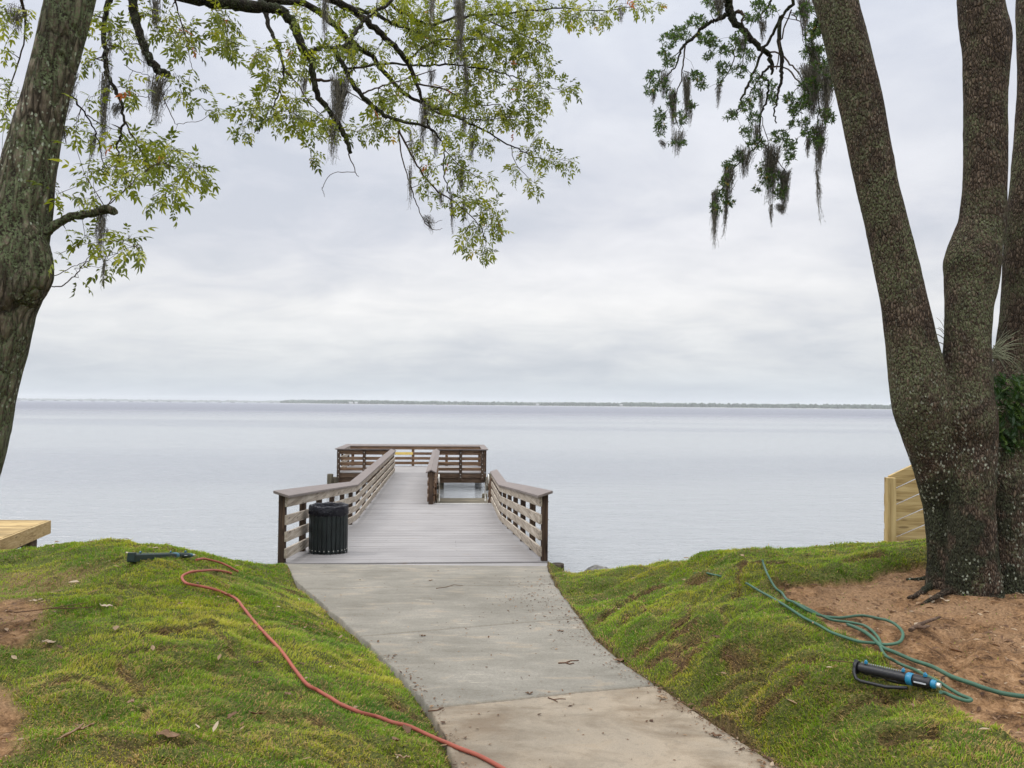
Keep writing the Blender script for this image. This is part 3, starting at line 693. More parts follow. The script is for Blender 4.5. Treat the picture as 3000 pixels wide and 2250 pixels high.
for t in [.02, 1.58, 3.18, 4.76, 6.3, 7.85, 9.4, 10.9, 12.14]:
    post(W-.089, t, zd(t)+.965, zd(t)-.30 if t > .1 else zd(t)-.02, bolts=4 if t < 5 else 0, bface='r')
run_y(W-.130, W-.090, rt); cap_y(W+.05, W-.165, [-.10, 3.3, 6.3, 8.5, 12.32])
# centre railing, boards on both faces
ct = [12.16, 15.2, 18.2, 21.0, 22.8]
for t in [12.06, 13.7, 15.3, 16.9, 18.5, 20.0, 21.5, 22.6]:
    post(1.84, t, zd(t)+.975, zd(t)-.30 if t > 12.1 else zd(t)-.01, .14, .10)
run_y(1.80, 1.838, ct, M_railx); run_y(1.982, 2.02, ct, M_raily)
cap_y(1.91, 1.75, [12.0, 17, 22.83], 1.045, .965); cap_y(1.912, 2.07, [12.0, 17, 22.83], 1.045, .965)
# platform railings
PB = [(.79, .945), (.535, .66), (.30, .43), (.075, .205)]
def run_x(us, t0, t1, m=M_railx, hb=PB, skip=None):
    for i, (a, b_) in enumerate(hb):
        for j, (ua, ub) in enumerate(zip(us[:-1], us[1:])):
            f = MB(); f.box((ua, t0, ZL+a), (ub-.004, t1, ZL+b_))
            f.build('rail_board', M_yel if (skip and (i, j) in skip) else m, pier, .003)
def cap_x(ua, ub, ta, za, tb, zb, th=.038, e0=0, e1=0):
    f = MB(); f.v = [(ua, ta, ZL+za-th), (ub, ta, ZL+za-th), (ub-e1, tb, ZL+zb-th), (ua+e0, tb, ZL+zb-th), (ua, ta, ZL+za), (ub, ta, ZL+za), (ub-e1, tb, ZL+zb), (ua+e0, tb, ZL+zb)]
    for q in ((3, 2, 1, 0), (4, 5, 6, 7), (0, 1, 5, 4), (1, 2, 6, 5), (2, 3, 7, 6), (3, 0, 4, 7)): f.face(q)
    f.build('cap_rail', M_cap, pier, .004)
T0, T1 = 22.86, 26.42
run_x([-2.33, -1.25, -.02], T0, T0+.04); run_x([2.02, 2.95, 4.06], T0, T0+.04)
cap_x(-2.45, .12, T0-.16, 1.035, T0+.07, .965, e0=.23); cap_x(1.86, 4.19, T0-.16, 1.035, T0+.07, .965, e1=.23)
for u in (-2.37, -1.27, 2.92, 3.88): post(u, T0-.095, ZL+.965, ZL-.34, .13, .09, M_railx if 0 else M_post, 6, 'f', [.86, .60, .37, .14, -.08, -.2])
us = [-2.28, -.67, .74, 2.35, 4.02]
run_x(us, T1-.04, T1, skip=[(1, 1)])
cap_x(-2.45, 4.19, T1+.15, 1.035, T1-.07, .965, e0=.23, e1=.23)
for u in (-2.2, -.73, .68, 2.3, 3.9): post(u, T1+.002, ZL+.965, ZL-.3, .13, .09, M_railx)
for uo, ui, ub0, ub1, up in ((-2.45, -2.22, -2.28, -2.24, -2.372), (4.19, 3.96, 3.99, 4.03, 4.032)):
    f = MB(); th = .038
    s = 1 if uo < ui else -1
    f.v = [(uo, T0-.16, ZL+1.035-th), (ui, T0+.07, ZL+.965-th), (ui, T1-.07, ZL+.965-th), (uo, T1+.15, ZL+1.035-th), (uo, T0-.16, ZL+1.036), (ui, T0+.07, ZL+.966), (ui, T1-.07, ZL+.966), (uo, T1+.15, ZL+1.036)]
    for q in ((3, 2, 1, 0), (4, 5, 6, 7), (0, 1, 5, 4), (1, 2, 6, 5), (2, 3, 7, 6), (3, 0, 4, 7)): f.face(q)
    f.build('cap_rail', M_cap, pier)
    for (a, b_) in PB:
        f = MB(); f.box((ub0, T0+.05, ZL+a), (ub1, T1-.05, ZL+b_)); f.build('rail_board', M_rail if uo < 0 else M_raily, pier, .003)
    for t in (T0+.06, 24.1, 25.3, T1-.16): post(up if uo > 0 else up, t, ZL+.965, ZL-.3, .089, .12, M_post)
# stair rails: sloping boards and pale metal handrails
zs = lambda t: ZL-(t-12.3)*.32
for ub0, ub1 in ((3.72, 3.76), ):
    run_y(ub0, ub1, [12.34, 13.9], M_raily, [(.72, .86), (.50, .62), (.28, .40), (.06, .18)], zs)
    post(3.765, 13.75, zs(13.9)+.92, zs(13.9)-.5, .089, .10)
run_y(2.03, 2.07, [12.34, 13.9], M_raily, [(.50, .62), (.28, .40)], zs)
def handrail(u, s):
    f = MB(); pts = []
    for (t, z) in ((12.25, ZL+.62), (12.13, ZL+.66), (12.07, ZL+.72), (12.07, ZL+.80), (12.13, ZL+.86), (12.25, ZL+.87), (13.1, zs(13.1)+.87), (13.9, zs(13.9)+.87), (14.0, zs(14)+.85), (14.05, zs(14)+.78), (14.05, zs(14)+.45), (14.0, zs(14)+.40), (13.8, zs(13.9)+.40)):
        pts.append((u, t, z))
    f.tube(pts, .022, 8)
    for t in (12.5, 13.6): f.tube([(u, t, zs(t)+.86), (u+.06*s, t, zs(t)+.80)], .012, 6)
    f.build('handrail', M_metal, pier)
handrail(2.14, -1); handrail(3.64, 1)

# ------------------------------------------------------------ litter bin on the ramp
def bin_():
    u, t = .50, 1.38; z = zd(t); c = pw(u, t, z)
    M_sl = plain('dark_green_slat', (.007, .011, .011), .5, .35, var=.25); M_bk = plain('black_liner_pan', (.010, .010, .012), .5)
    b_ = empty('litter_bin', c, R(8)); tag(b_, 'round black slatted litter bin against the left railing at the head of the ramp', 'litter bin')
    n = 26; r = .292
    for k in range(n):
        a = 2*math.pi*k/n; ca, sa = math.cos(a), math.sin(a); m = MB()
        zl = .03 if k % 4 else .0
        m.obox((ca*r, sa*r, (zl+.70)/2+.01), (ca*.010, sa*.010, 0), (-sa*.031, ca*.031, 0), (0, 0, (.70-zl)/2))
        if k % 4 == 0: m.tube([(ca*(r-.009), sa*(r-.009), .022), (ca*(r+.009), sa*(r+.009), .022)], .031, 12)
        o = m.build('slat', M_sl, b_, .004)
        s_ = MB(); s_.tube([(ca*(r+.010), sa*(r+.010), .075), (ca*(r+.015), sa*(r+.015), .075)], .008, 8); s_.build('bolt', M_bolt, o)
    m = MB(); m.tube([(0, 0, .035), (0, 0, .69)], [r-.014, r-.014], 40); m.build('inner_pan', M_bk, b_)
    for zz in (.10, .40, .64):
        m = MB(); m.tube([(0, 0, zz), (0, 0, zz+.03)], r-.011, 40); m.build('band', M_bk, b_)
    # liner: a thin bag folded over the rim
    mm, nt, bs = mat('black_liner_film'); co = objco(nt)
    bs.inputs['Base Color'].default_value = (.004, .004, .009, 1); bs.inputs['Roughness'].default_value = .25; bs.inputs['Specular IOR Level'].default_value = .3
    v = nt.voro(nt.mapv(co, (6, 6, 9)), 1.0, 'F1'); bump(nt, bs, nt.math('ADD', nt.noise(co, 18, 4, .6, 1.5), v), .9, .03)
    L = MB(); prof = [(.60, -.005), (.62, .012), (.70, .016), (.745, .014), (.765, .004), (.768, -.012), (.755, -.030), (.69, -.040), (.52, -.06), (.30, -.10), (.12, -.2), (.09, -.29)]
    N = 72; rr = random.Random(2); b0 = len(L.v)
    hem = [rr.uniform(-.018, .018) for _ in range(N)]; hem = [(hem[i]+hem[(i+1) % N]+hem[i-1])/2 for i in range(N)]
    for i, (zz, dr) in enumerate(prof):
        for k in range(N):
            a = 2*math.pi*k/N; w_ = .006*math.sin(k*1.9+i*1.3)+.004*math.sin(k*4.3-i)
            q = r+dr+(w_ if 0 < i < 8 else 0)+(.008 if i < 2 else 0); L.v.append((math.cos(a)*q, math.sin(a)*q, zz+(hem[k] if i < 2 else (.006*math.sin(k*.7+1) if i < 6 else 0))))
    for i in range(len(prof)-1):
        for k in range(N): L.face((b0+i*N+k, b0+i*N+(k+1) % N, b0+(i+1)*N+(k+1) % N, b0+(i+1)*N+k), 0, True)
    o = L.build('bin_liner', mm); o.location = c; o.rotation_euler = (0, 0, R(8))
    tag(o, 'shiny black plastic liner bag folded over the rim of the litter bin', 'bin bag')
bin_()

# ------------------------------------------------------------ new timber dock at far left
dk = empty('timber_dock', (-8.35, 14.0, .09)); tag(dk, 'new pale pine dock on round posts at the left edge, beyond the grass bank', 'dock')
e1 = Vector((.43, -2.1, 0)).normalized(); e2 = Vector((-1, -.02, 0)).normalized()    # towards the camera; to the left
def dk_pt(a, b_, z=0): v = e1*a+e2*b_; return (v.x, v.y, z)
f = MB()
k = 0; a = .04
while a < 5.2:
    e = min(a+.134, 5.2)
    for b0_, b1_ in ([(.05, 3.5)] if not (.55 < a < 5.2) else [(.05, 1.05), (2.1, 3.5)]):
        q = [dk_pt(a, b0_), dk_pt(a, b1_), dk_pt(e, b1_), dk_pt(e, b0_)]; kk = len(f.v)
        f.v += [(x, y, -.036) for x, y, _ in q]+[(x, y, 0) for x, y, _ in q]
        for qq in ((3, 2, 1, 0), (4, 5, 6, 7), (0, 1, 5, 4), (1, 2, 6, 5), (2, 3, 7, 6), (3, 0, 4, 7)): f.face(tuple(kk+i for i in qq))
    a += .140
f.build('dock_boards', M_newx, dk)
def fascia(p, q, h0=-.23, h1=.004, th=.02, m=M_newy):
    f = MB(); f.prism(p, q, [(-th, h0), (th, h0), (th, h1), (-th, h1)]); f.build('fascia_board', m, dk)
fascia(dk_pt(0, 0), dk_pt(5.3, 0)); fascia(dk_pt(0, .03), dk_pt(0, 3.6), m=M_newx)
fascia(dk_pt(.70, 1.08), dk_pt(5.3, 1.08), -.2, -.01); fascia(dk_pt(.66, 1.05), dk_pt(.66, 2.1), -.2, -.01, m=M_newx)
f = MB(); f.prism(dk_pt(.1, .22), dk_pt(5.3, .22), [(-.03, -.34), (.03, -.34), (.03, -.24), (-.03, -.24)]); f.build('beam', M_beam, dk)
for a, b_ in ((.35, .22), (2.3, .22), (4.4, .22), (.35, 2.6), (2.3, 2.6)):
    f = MB(); x, y, _ = dk_pt(a, b_); f.tube([(x, y, -.24), (x, y, -3)], .12, 14); f.build('post', wood('dock_post_%d' % int(a*10+b_), ((.05, .04, .028), (.12, .09, .06), (.20, .15, .10)), 'z'), dk)
f = MB(); x, y, _ = dk_pt(2.6, .6); f.box((x-.35, y-.05, -1.5), (x+.25, y+.05, -.3)); f.build('bulkhead_panel', plain('grey_bulkhead', (.22, .23, .24), .7), dk)

# ------------------------------------------------------------ sloped board fence behind the oak
fc = empty('board_fence', (0, 0, 0)); tag(fc, 'new yellow pine rail fence of sloping boards behind the oak trunk', 'fence')
FY = 9.0
def fp(x, y, dy=0.0): q = P(x, y, FY+dy); return Vector((q.x, q.y, q.z))
def fpost(x0, x1, ytop, ybot, dy, nm='post'):
    f = MB(); a = fp(x0, ytop, dy); c = fp(x1, ytop, dy); z1 = a.z; z0 = fp(x0, ybot, dy).z
    f.box((a.x, a.y, z0), (c.x, a.y+.09, z1)); f.build(nm, M_newz, fc, .004)
fpost(2601, 2626, 1400, 1720, 0)
org = fp(2601, 1400); sl_ = -.43
for i in range(7):
    # boards rise to the right; y at the post and at the far end, in photo pixels
    yb = 1398+ i*47.5; hgt = 44.0
    A = fp(2603, yb+18, .10); B = fp(3060, yb+18-457*(.47-.013*i), .10)
    hh = pxw(hgt, FY)/2
    f = MB(); f.prism(A, B, [(-.019, -hh), (.019, -hh), (.019, hh), (-.019, hh)]); f.build('fence_board', M_newx, fc, .003)
for x, yt in ((2790, 1290), (2990, 1190)):
    fpost(x, x+25, yt, 1700, .16)
for i in range(3):
    A = fp(2597, 1425+i*52+40, .11); f = MB(); f.box((A.x-.01, A.y, A.z-.07), (A.x+.03, A.y+.04, A.z+.07)); f.build('board_end', M_newz, fc)

# ------------------------------------------------------------ rocks at the water's edge
def rock(px, py, Y, rx, ry, rz_, seed, label, c=(.16, .155, .14)):
    q = PD(px, py, Y); r = np.random.default_rng(seed); n, m = 22, 14; V = []; Fc = []
    for i in range(m+1):
        th = math.pi*i/m
        for k in range(n):
            a = 2*math.pi*k/n; x, y, z = math.sin(th)*math.cos(a), math.sin(th)*math.sin(a), math.cos(th)
            d_ = 1+.28*float(fbm(np.array([x*1.7+seed]), np.array([y*1.7+z*1.3]), 4)[0]); V.append((x*rx*d_, y*ry*d_, z*rz_*d_))
    for i in range(m):
        for k in range(n): Fc.append((i*n+k, i*n+(k+1) % n, (i+1)*n+(k+1) % n, (i+1)*n+k))
    mm, nt, b = mat('shore_rock'); co = objco(nt); nn = nt.noise(co, 9, 5, .65)
    nt.link(nt.ramp(nn, [(.35, tuple(x*.35 for x in c)), (.55, c), (.7, tuple(min(1, x*1.7) for x in c))]), b.inputs['Base Color']); b.inputs['Roughness'].default_value = .85
    bump(nt, b, nn, .8, .03)
    o = np_mesh('rock', np.array(V), np.array(Fc), mm, smooth=True); o.location = q
    tag(o, label, 'rock', 'rocks at the water edge'); return o
rock(1290, 1237, 11.35, .20, .16, .10, 3, 'grey rock with a dark mossy top just past the grass, right of the pier')
rock(1408, 1238, 11.2, .12, .10, .06, 5, 'small pale rock half sunk at the water edge by the right bank', (.42, .40, .36))

# ------------------------------------------------------------ bark
def mat_bark(name, dark, mid, light, lich, flake, sc, vz, lich_amt=.5, flake_amt=.5, depth=.02, low=None):
    m, nt, b = mat(name); co = objco(nt)
    wv_ = nt.noise(co, 3, 3, .5)
    v = nt.mapv(co, (sc, sc, sc*vz))
    vd = nt.add('ShaderNodeVectorMath', operation='ADD'); nt.link(v, vd.inputs[0])
    dn = nt.add('ShaderNodeTexNoise'); dn.inputs['Scale'].default_value = .9; dn.inputs['Detail'].default_value = 3; nt.link(v, dn.inputs['Vector'])
    nt.link(dn.outputs[1], vd.inputs[1])
    cr = nt.voro(vd.outputs[0], 1.0, 'DISTANCE_TO_EDGE'); crv = nt.add('ShaderNodeTexVoronoi'); nt.link(vd.outputs[0], crv.inputs['Vector']); crv.inputs['Scale'].default_value = 1.0
    cell = nt.add('ShaderNodeSeparateColor'); nt.link(crv.outputs['Color'], cell.inputs[0])
    fine = nt.noise(nt.mapv(co, (30, 30, 9)), 1.0, 5, .7); med = nt.noise(co, 5.5, 4, .6)
    f = nt.math('ADD', nt.math('MULTIPLY', fine, .55), nt.math('MULTIPLY', cell.outputs[0], .14)); f = nt.math('ADD', f, nt.math('MULTIPLY', med, .34))
    c = nt.ramp(f, [(.38, dark), (.53, mid), (.70, light)])
    c = nt.mix(nt.mr(cr, .015, .13, .85, 0), c, rgb(*[x*.35 for x in dark]))
    patch = nt.noise(co, 2.2, 5, .65, .3); p2 = nt.noise(co, 60, 4, .7)
    lf = nt.math('MULTIPLY', nt.mr(patch, .50-.16*lich_amt, .62-.10*lich_amt), nt.mr(p2, .44, .54))
    c = nt.mix(nt.math('MULTIPLY', lf, .85), c, nt.ramp(p2, [(.4, tuple(x*.6 for x in lich)), (.6, lich)]))
    fp_ = nt.noise(co, 1.7, 4, .6, .2); fv = nt.voro(nt.mapv(co, (38, 38, 26)), 1.0); fn_ = nt.noise(co, 16, 3, .6)
    ff = nt.math('MULTIPLY', nt.math('MULTIPLY', nt.mr(fp_, .60-.2*flake_amt, .66-.15*flake_amt), nt.mr(fv, .34, .26)), nt.mr(fn_, .47, .53))
    if low:
        szm = nt.add('ShaderNodeSeparateXYZ'); nt.link(co, szm.inputs[0]); mo = nt.math('MULTIPLY', nt.mr(szm.outputs[2], .5, 1.7, .9, 0.0), nt.mr(nt.noise(co, 4.5, 4, .6), .44, .56)); c = nt.mix(mo, c, nt.ramp(p2, [(.4, (.014, .016, .010)), (.6, (.045, .05, .028))]))
        sz_ = nt.add('ShaderNodeSeparateXYZ'); nt.link(co, sz_.inputs[0]); ff = nt.math('MULTIPLY', ff, nt.mr(sz_.outputs[2], low[0], low[1], 1.0, low[2]))
    c = nt.mix(nt.math('MULTIPLY', ff, .85), c, rgb(*flake))
    nt.link(c, b.inputs['Base Color']); b.inputs['Roughness'].default_value = .95; b.inputs['Specular IOR Level'].default_value = .15
    h = nt.math('ADD', nt.mr(cr, 0, .35, 0, 1), nt.math('MULTIPLY', fine, .6)); bump(nt, b, h, 1.0, depth); return m
M_hick = mat_bark('furrowed_bark', (.034, .026, .017), (.112, .088, .062), (.225, .186, .138), (.130, .160, .080), (.32, .35, .26), 20, .22, .65, .55, .03)
M_oak = mat_bark('oak_bark', (.040, .029, .021), (.112, .079, .056), (.205, .152, .110), (.145, .158, .082), (.44, .46, .36), 52, .38, .36, .85, .022, (.9, 2.0, .15))
M_limb = mat_bark('limb_bark', (.013, .011, .008), (.034, .028, .021), (.075, .065, .05), (.05, .062, .028), (.18, .20, .15), 60, .5, .4, .3, .006)
def twigmat(name, c): 
    m, nt, b = mat(name); b.inputs['Base Color'].default_value = (*c, 1); b.inputs['Roughness'].default_value = .9; b.inputs['Specular IOR Level'].default_value = .2; return m
M_twig = twigmat('twig_bark', (.045, .030, .020))

# ------------------------------------------------------------ leaves
def leafmat(name, stops, trans):
    m, nt, b = mat(name); a = nt.add('ShaderNodeAttribute', attribute_name='tint').outputs['Fac']
    c = nt.ramp(a, stops); out = nt.n['Material Output']
    nt.link(c, b.inputs['Base Color']); b.inputs['Roughness'].default_value = .55; b.inputs['Specular IOR Level'].default_value = .35
    tr = nt.add('ShaderNodeBsdfTranslucent'); nt.link(nt.mix(1.0, c, rgb(*trans), 'MULTIPLY'), tr.inputs[0])
    mx = nt.add('ShaderNodeMixShader'); mx.inputs[0].default_value = .38; nt.link(b.outputs[0], mx.inputs[1]); nt.link(tr.outputs[0], mx.inputs[2])
    nt.link(mx.outputs[0], out.inputs[0]); return m
M_leaf = leafmat('hickory_leaf', [(0, (.038, .055, .007)), (.45, (.145, .178, .014)), (.85, (.30, .305, .030)), (.95, (.28, .15, .04)), (1, (.34, .10, .04))], (1.5, 1.45, .9))
M_oleaf = leafmat('live_oak_leaf', [(0, (.020, .038, .012)), (.5, (.046, .078, .022)), (.88, (.105, .15, .040)), (1, (.22, .15, .05))], (1.4, 1.6, .8))

def frame_arrays(D, r, roll=None):
    """orthonormal frames round unit vectors D (n,3)"""
    up = np.tile([0, 0, 1.], (len(D), 1)) + r.normal(0, .45, (len(D), 3))
    S = np.cross(D, up); S /= np.linalg.norm(S, axis=1, keepdims=True)+1e-9
    N = np.cross(S, D); return S, N
def leaflets(Pb, D, S, N, L, Wd, fold=.22, droop=.15):
    """pointed oval leaflets, 6 verts / 4 quads-ish each -> tris; returns V, F"""
    n = len(Pb); L = L[:, None]; Wd = Wd[:, None]
    prof = [(0, 0), (.30, .42), (.62, .46), (1.0, 0)]
    pts = []
    b0 = Pb; t1 = Pb+D*L*.33-N*(droop*L*.05); t2 = Pb+D*L*.68-N*(droop*L*.35); t3 = Pb+D*L-N*(droop*L)
    pts = [b0, t1+S*Wd*.5+N*Wd*fold, t1-S*Wd*.5+N*Wd*fold, t2+S*Wd*.42+N*Wd*fold*.8, t2-S*Wd*.42+N*Wd*fold*.8, t3, t1, t2]
    Vv = np.stack(pts, 1).reshape(-1, 3); i = np.arange(n)[:, None]*8
    tri = np.array([[0, 1, 6], [0, 6, 2], [1, 3, 7], [1, 7, 6], [6, 7, 4], [6, 4, 2], [3, 5, 7], [7, 5, 4]])
    return Vv, (i[:, :, None]+tri[None]).reshape(-1, 3)
def norm(a): return a/(np.linalg.norm(a, axis=-1, keepdims=True)+1e-9)

class Skel:
    def __init__(s): s.pos = []; s.rad = []; s.px = []; s.lines = []
    def limb(s, pts, r0=None, sub=5, wob=.012):
        """pts: (px, py, Y, width px) in photo pixels; a smooth limb"""
        c = [P(p[0], p[1], p[2]) for p in pts]; rr = [pxw(p[3], p[2])/2 for p in pts]; out = []; ro = []
        n = len(c)
        for i in range(n-1):
            p0 = c[max(i-1, 0)]; p1 = c[i]; p2 = c[i+1]; p3 = c[min(i+2, n-1)]
            for k in range(sub):
                t = k/sub
                q = .5*((2*p1)+(-p0+p2)*t+(2*p0-5*p1+4*p2-p3)*t*t+(-p0+3*p1-3*p2+p3)*t**3)
                out.append(q+Vector([random.uniform(-wob, wob)*(0 if (i == 0 and k == 0) else 1) for _ in range(3)])); ro.append((rr[i]*(1-t)+rr[i+1]*t)*random.uniform(.93, 1.08))
        out.append(c[-1]); ro.append(rr[-1]); s.add(out, ro); return out, ro
    def add(s, pts, rad):
        s.lines.append((pts, rad))
        for p, r_ in zip(pts, rad):
            s.pos.append(tuple(p)); s.rad.append(r_)
            d = Vector(p)-CP; k = d.dot(f0); s.px.append((1500+F*d.dot(RV)/k, 1125-F*d.dot(UV)/k))

def grow_twigs(sk, blobs, per, rs, jy=.35, droop=.10, r_tip=.0016, r_max=.007, area=1.0, minn=1, jpx=.9):
    """twigs from the limbs to targets spread through the pixel blobs; returns list of (points) and tips"""
    r = np.random.default_rng(rs); targets = []; base = np.array(sk.px); basep = np.array(sk.pos)
    for bl in blobs:
        cx_, cy_, rx_, ry_ = bl[:4]; dens = bl[4] if len(bl) > 4 else 1.0
        n = max(minn, int(math.pi*rx_*ry_/per*dens+r.random()))
        for _ in range(n):
            a = r.uniform(0, 2*math.pi); q = math.sqrt(r.random())*jpx; x = cx_+math.cos(a)*q*rx_; y = cy_+math.sin(a)*q*ry_
            j = int(np.argmin((base[:, 0]-x)**2+(base[:, 1]-y)**2)); Y = basep[j, 1]+r.normal(0, jy); targets.append(tuple(P(x, y, max(Y, 3.5))))
    T = np.array(targets); nodes = np.array(sk.pos); nrad = list(sk.rad); cap = np.empty((len(nodes)+len(T)*6, 3)); cap[:len(nodes)] = nodes; cnt = len(nodes)
    best = np.full(len(T), 1e9); bi = np.zeros(len(T), int)
    for i in range(0, len(nodes), 500):
        dd = ((T[:, None]-nodes[None, i:i+500])**2).sum(2); k = dd.argmin(1); v = dd[np.arange(len(T)), k]; u = v < best; best[u] = v[u]; bi[u] = k[u]+i
    left = np.ones(len(T), bool); lines = []; tips = []
    for _ in range(len(T)):
        cand = np.where(left, best, 1e12); k = int(cand.argmin()); left[k] = False
        A = cap[bi[k]]; B = T[k]; L = np.linalg.norm(B-A)
        m = 5 if L > .5 else (4 if L > .2 else 3); pts = [A]
        side = r.normal(0, .07*L, 3)
        for q in range(1, m):
            t = q/(m-1); p = A*(1-t)+B*t; p = p+side*math.sin(math.pi*t)+np.array([0, 0, -1])*droop*L*math.sin(math.pi*t)*(-.5)+(r.normal(0, .014*L, 3) if q < m-1 else 0)
            pts.append(p)
        ra = min(nrad[bi[k]]*.8, r_max); lines.append((pts, [max(r_tip, ra*(1-q/(m-1))+r_tip*(q/(m-1))) for q in range(m)])); tips.append((pts[-2], pts[-1], pts))
        new = np.array(pts[1:]); cap[cnt:cnt+len(new)] = new
        for q in range(1, m): nrad.append(lines[-1][1][q])
        dd = ((T[:, None]-new[None])**2).sum(2); kk = dd.argmin(1); v = dd[np.arange(len(T)), kk]*1.15; u = left & (v < best); best[u] = v[u]; bi[u] = cnt+kk[u]; cnt += len(new)
    return lines, tips

def lines_mesh(name, lines, m, parent, n=5, fn=None):
    mb = MB()
    for pts, rad in lines: mb.tube(pts, rad, n, caps=False)
    return mb.build(name, m, parent)

# ------------------------------------------------------------ left tree (hickory)
def z5(x, y, Y, w=0): return (x/1.84375, y/1.84375, Y, w/1.84375)
def z6(x, y, Y, w=0): return (600+x/1.6385, y/1.6385, Y, w/1.6385)
def z7(x, y, Y, w=0): return (1800+x/2.0733, y/2.0733, Y, w/2.0733)
hk = empty('hickory_tree', tuple(P(-260, 1840, 5.0)))
tag(hk, 'leaning hickory tree with furrowed lichen-covered bark at the left edge, its leafy limbs hanging overhead', 'tree')
hk_o = Vector(hk.location)
def child_fix(o, par):
    o.location = -Vector(par.location); return o
def trunk_mesh(name, stems, m, parent, seed=1, amp=.02, fx=9, fz=2.0, voxel=.018, dense=56, step=.05):
    mb = MB(); r = random.Random(seed)
    for pts in stems:
        c = [(P(p[0], p[1], p[2]) if len(p) == 4 else Vector(p[:3])) for p in pts]; rr = [(pxw(p[3], p[2])/2 if len(p) == 4 else p[3]) for p in pts]
        out = []; ro = []
        for i in range(len(c)-1):
            p0 = c[max(i-1, 0)]; p1 = c[i]; p2 = c[i+1]; p3 = c[min(i+2, len(c)-1)]; sub = max(2, int((p2-p1).length/step))
            for k in range(sub):
                t = k/sub; out.append(.5*((2*p1)+(-p0+p2)*t+(2*p0-5*p1+4*p2-p3)*t*t+(-p0+3*p1-3*p2+p3)*t**3)); ro.append(rr[i]*(1-t)+rr[i+1]*t)
        out.append(c[-1]); ro.append(rr[-1]); n = dense; s0 = r.uniform(0, 50)
        L = [0]
        for a, b_ in zip(out[:-1], out[1:]): L.append(L[-1]+(b_-a).length)
        L = np.array(L); A = np.arange(n)*2*math.pi/n
        Lg, Ag = np.meshgrid(L, A, indexing='ij')
        # furrows follow the trunk; wrap the noise round a circle
        nzv = fbm(np.cos(Ag)*fx*.35+s0+np.sin(Lg*1.3)*.2, np.sin(Ag)*fx*.35+Lg*fz, 4, seed)*.7+fbm(np.cos(Ag)*1.2+s0, np.sin(Ag)*1.2+Lg*1.1, 3, seed+3)*1.1
        nzv += fbm(np.cos(Ag)*fx+s0, np.sin(Ag)*fx+Lg*fz*2.5, 3, seed+7)*.45
        nzv = nzv-np.percentile(nzv, 82)
        def fn(i, k, p, a, nzv=nzv, ro=ro): return 1+nzv[i, k]*amp/max(ro[i], .05)
        mb.tube([q-Vector(parent.location) for q in out], ro, n, fn=fn)
    o = mb.build(name, m, parent)
    if voxel:
        md = o.modifiers.new('merge', 'REMESH'); md.mode = 'VOXEL'; md.voxel_size = voxel; md.use_smooth_shade = True
        sm2 = o.modifiers.new('soften', 'SMOOTH'); sm2.factor = .5; sm2.iterations = 2
    return o
hstem = [(-290, 1990, 5.0, 330), (-260, 1800, 5.0, 260), (-198, 1600, 5.0, 222), (-122, 1400, 5.0, 206), (-67, 1189, 5.0, 198), (-46, 1093, 5.0, 194), (-20, 1000, 5.0, 190), (3, 900, 5.0, 188), (24, 840, 5.0, 196), (32, 760, 5.0, 190), (45, 690, 5.0, 172), (62, 600, 5.0, 160), (74, 542, 5.0, 152),
         (92, 450, 5.0, 144), (137, 271, 5.0, 127), (205, 0, 5.0, 127), (270, -260, 5.0, 120), (350, -520, 5.05, 108), (420, -800, 5.2, 95)]
bumpst = [(60, 860, 4.95, 120), (92, 815, 4.93, 112), (101, 780, 4.93, 100), (80, 700, 4.95, 110), (70, 650, 5, 90)]
trunk_mesh('trunk', [hstem, bumpst], M_hick, hk, 3, .022, 11, 1.6, .016, 72, .04)

sk = Skel()
L1 = [(420, -800, 5.2, 80), (380, -420, 5.6, 62), (420, -160, 6.1, 50), z6(-200, -70, 6.3, 62), z6(0, 0, 6.4, 58), z6(150, 20, 6.5, 58), z6(300, 38, 6.5, 52), z6(370, 55, 6.55, 46), z6(430, 130, 6.6, 42), z6(470, 230, 6.6, 40), z6(512, 275, 6.65, 34), z6(520, 370, 6.7, 30), z6(540, 455, 6.7, 27), z6(590, 520, 6.75, 25), z6(640, 590, 6.8, 25), z6(682, 665, 6.85, 25), z6(700, 735, 6.85, 19)]
L2 = [(420, -520, 5.5, 48), (620, -220, 6.4, 38), z6(150, -60, 7.2, 34), z6(330, 0, 7.3, 32), z6(480, 20, 7.4, 32), z6(600, 100, 7.5, 30), z6(700, 200, 7.6, 28), z6(800, 270, 7.7, 24), z6(880, 370, 7.8, 20), z6(960, 450, 7.9, 17), z6(1060, 500, 8.0, 14), z6(1200, 560, 8.1, 11), z6(1330, 620, 8.2, 9), z6(1450, 690, 8.3, 7), z6(1560, 740, 8.35, 5), z6(1700, 800, 8.4, 3)]
L3 = [(420, -800, 5.2, 60), (700, -350, 6.4, 46), z6(500, -80, 7.0, 38), z6(620, 0, 7.1, 36), z6(740, 70, 7.2, 34), z6(830, 150, 7.3, 30), z6(930, 240, 7.4, 26), z6(990, 330, 7.45, 22), z6(1020, 420, 7.5, 17), z6(1050, 500, 7.55, 13), z6(1070, 590, 7.6, 10), z6(1095, 650, 7.6, 6)]
L4 = [z6(610, 228, 6.7, 24), z6(660, 300, 6.75, 24), z6(700, 390, 6.8, 24), z6(780, 480, 6.9, 22), z6(860, 550, 7.0, 20), z6(940, 580, 7.05, 16), z6(1060, 610, 7.1, 12), z6(1120, 650, 7.15, 9), z6(1150, 720, 7.2, 7), z6(1148, 830, 7.2, 6), z6(1175, 930, 7.25, 5)]
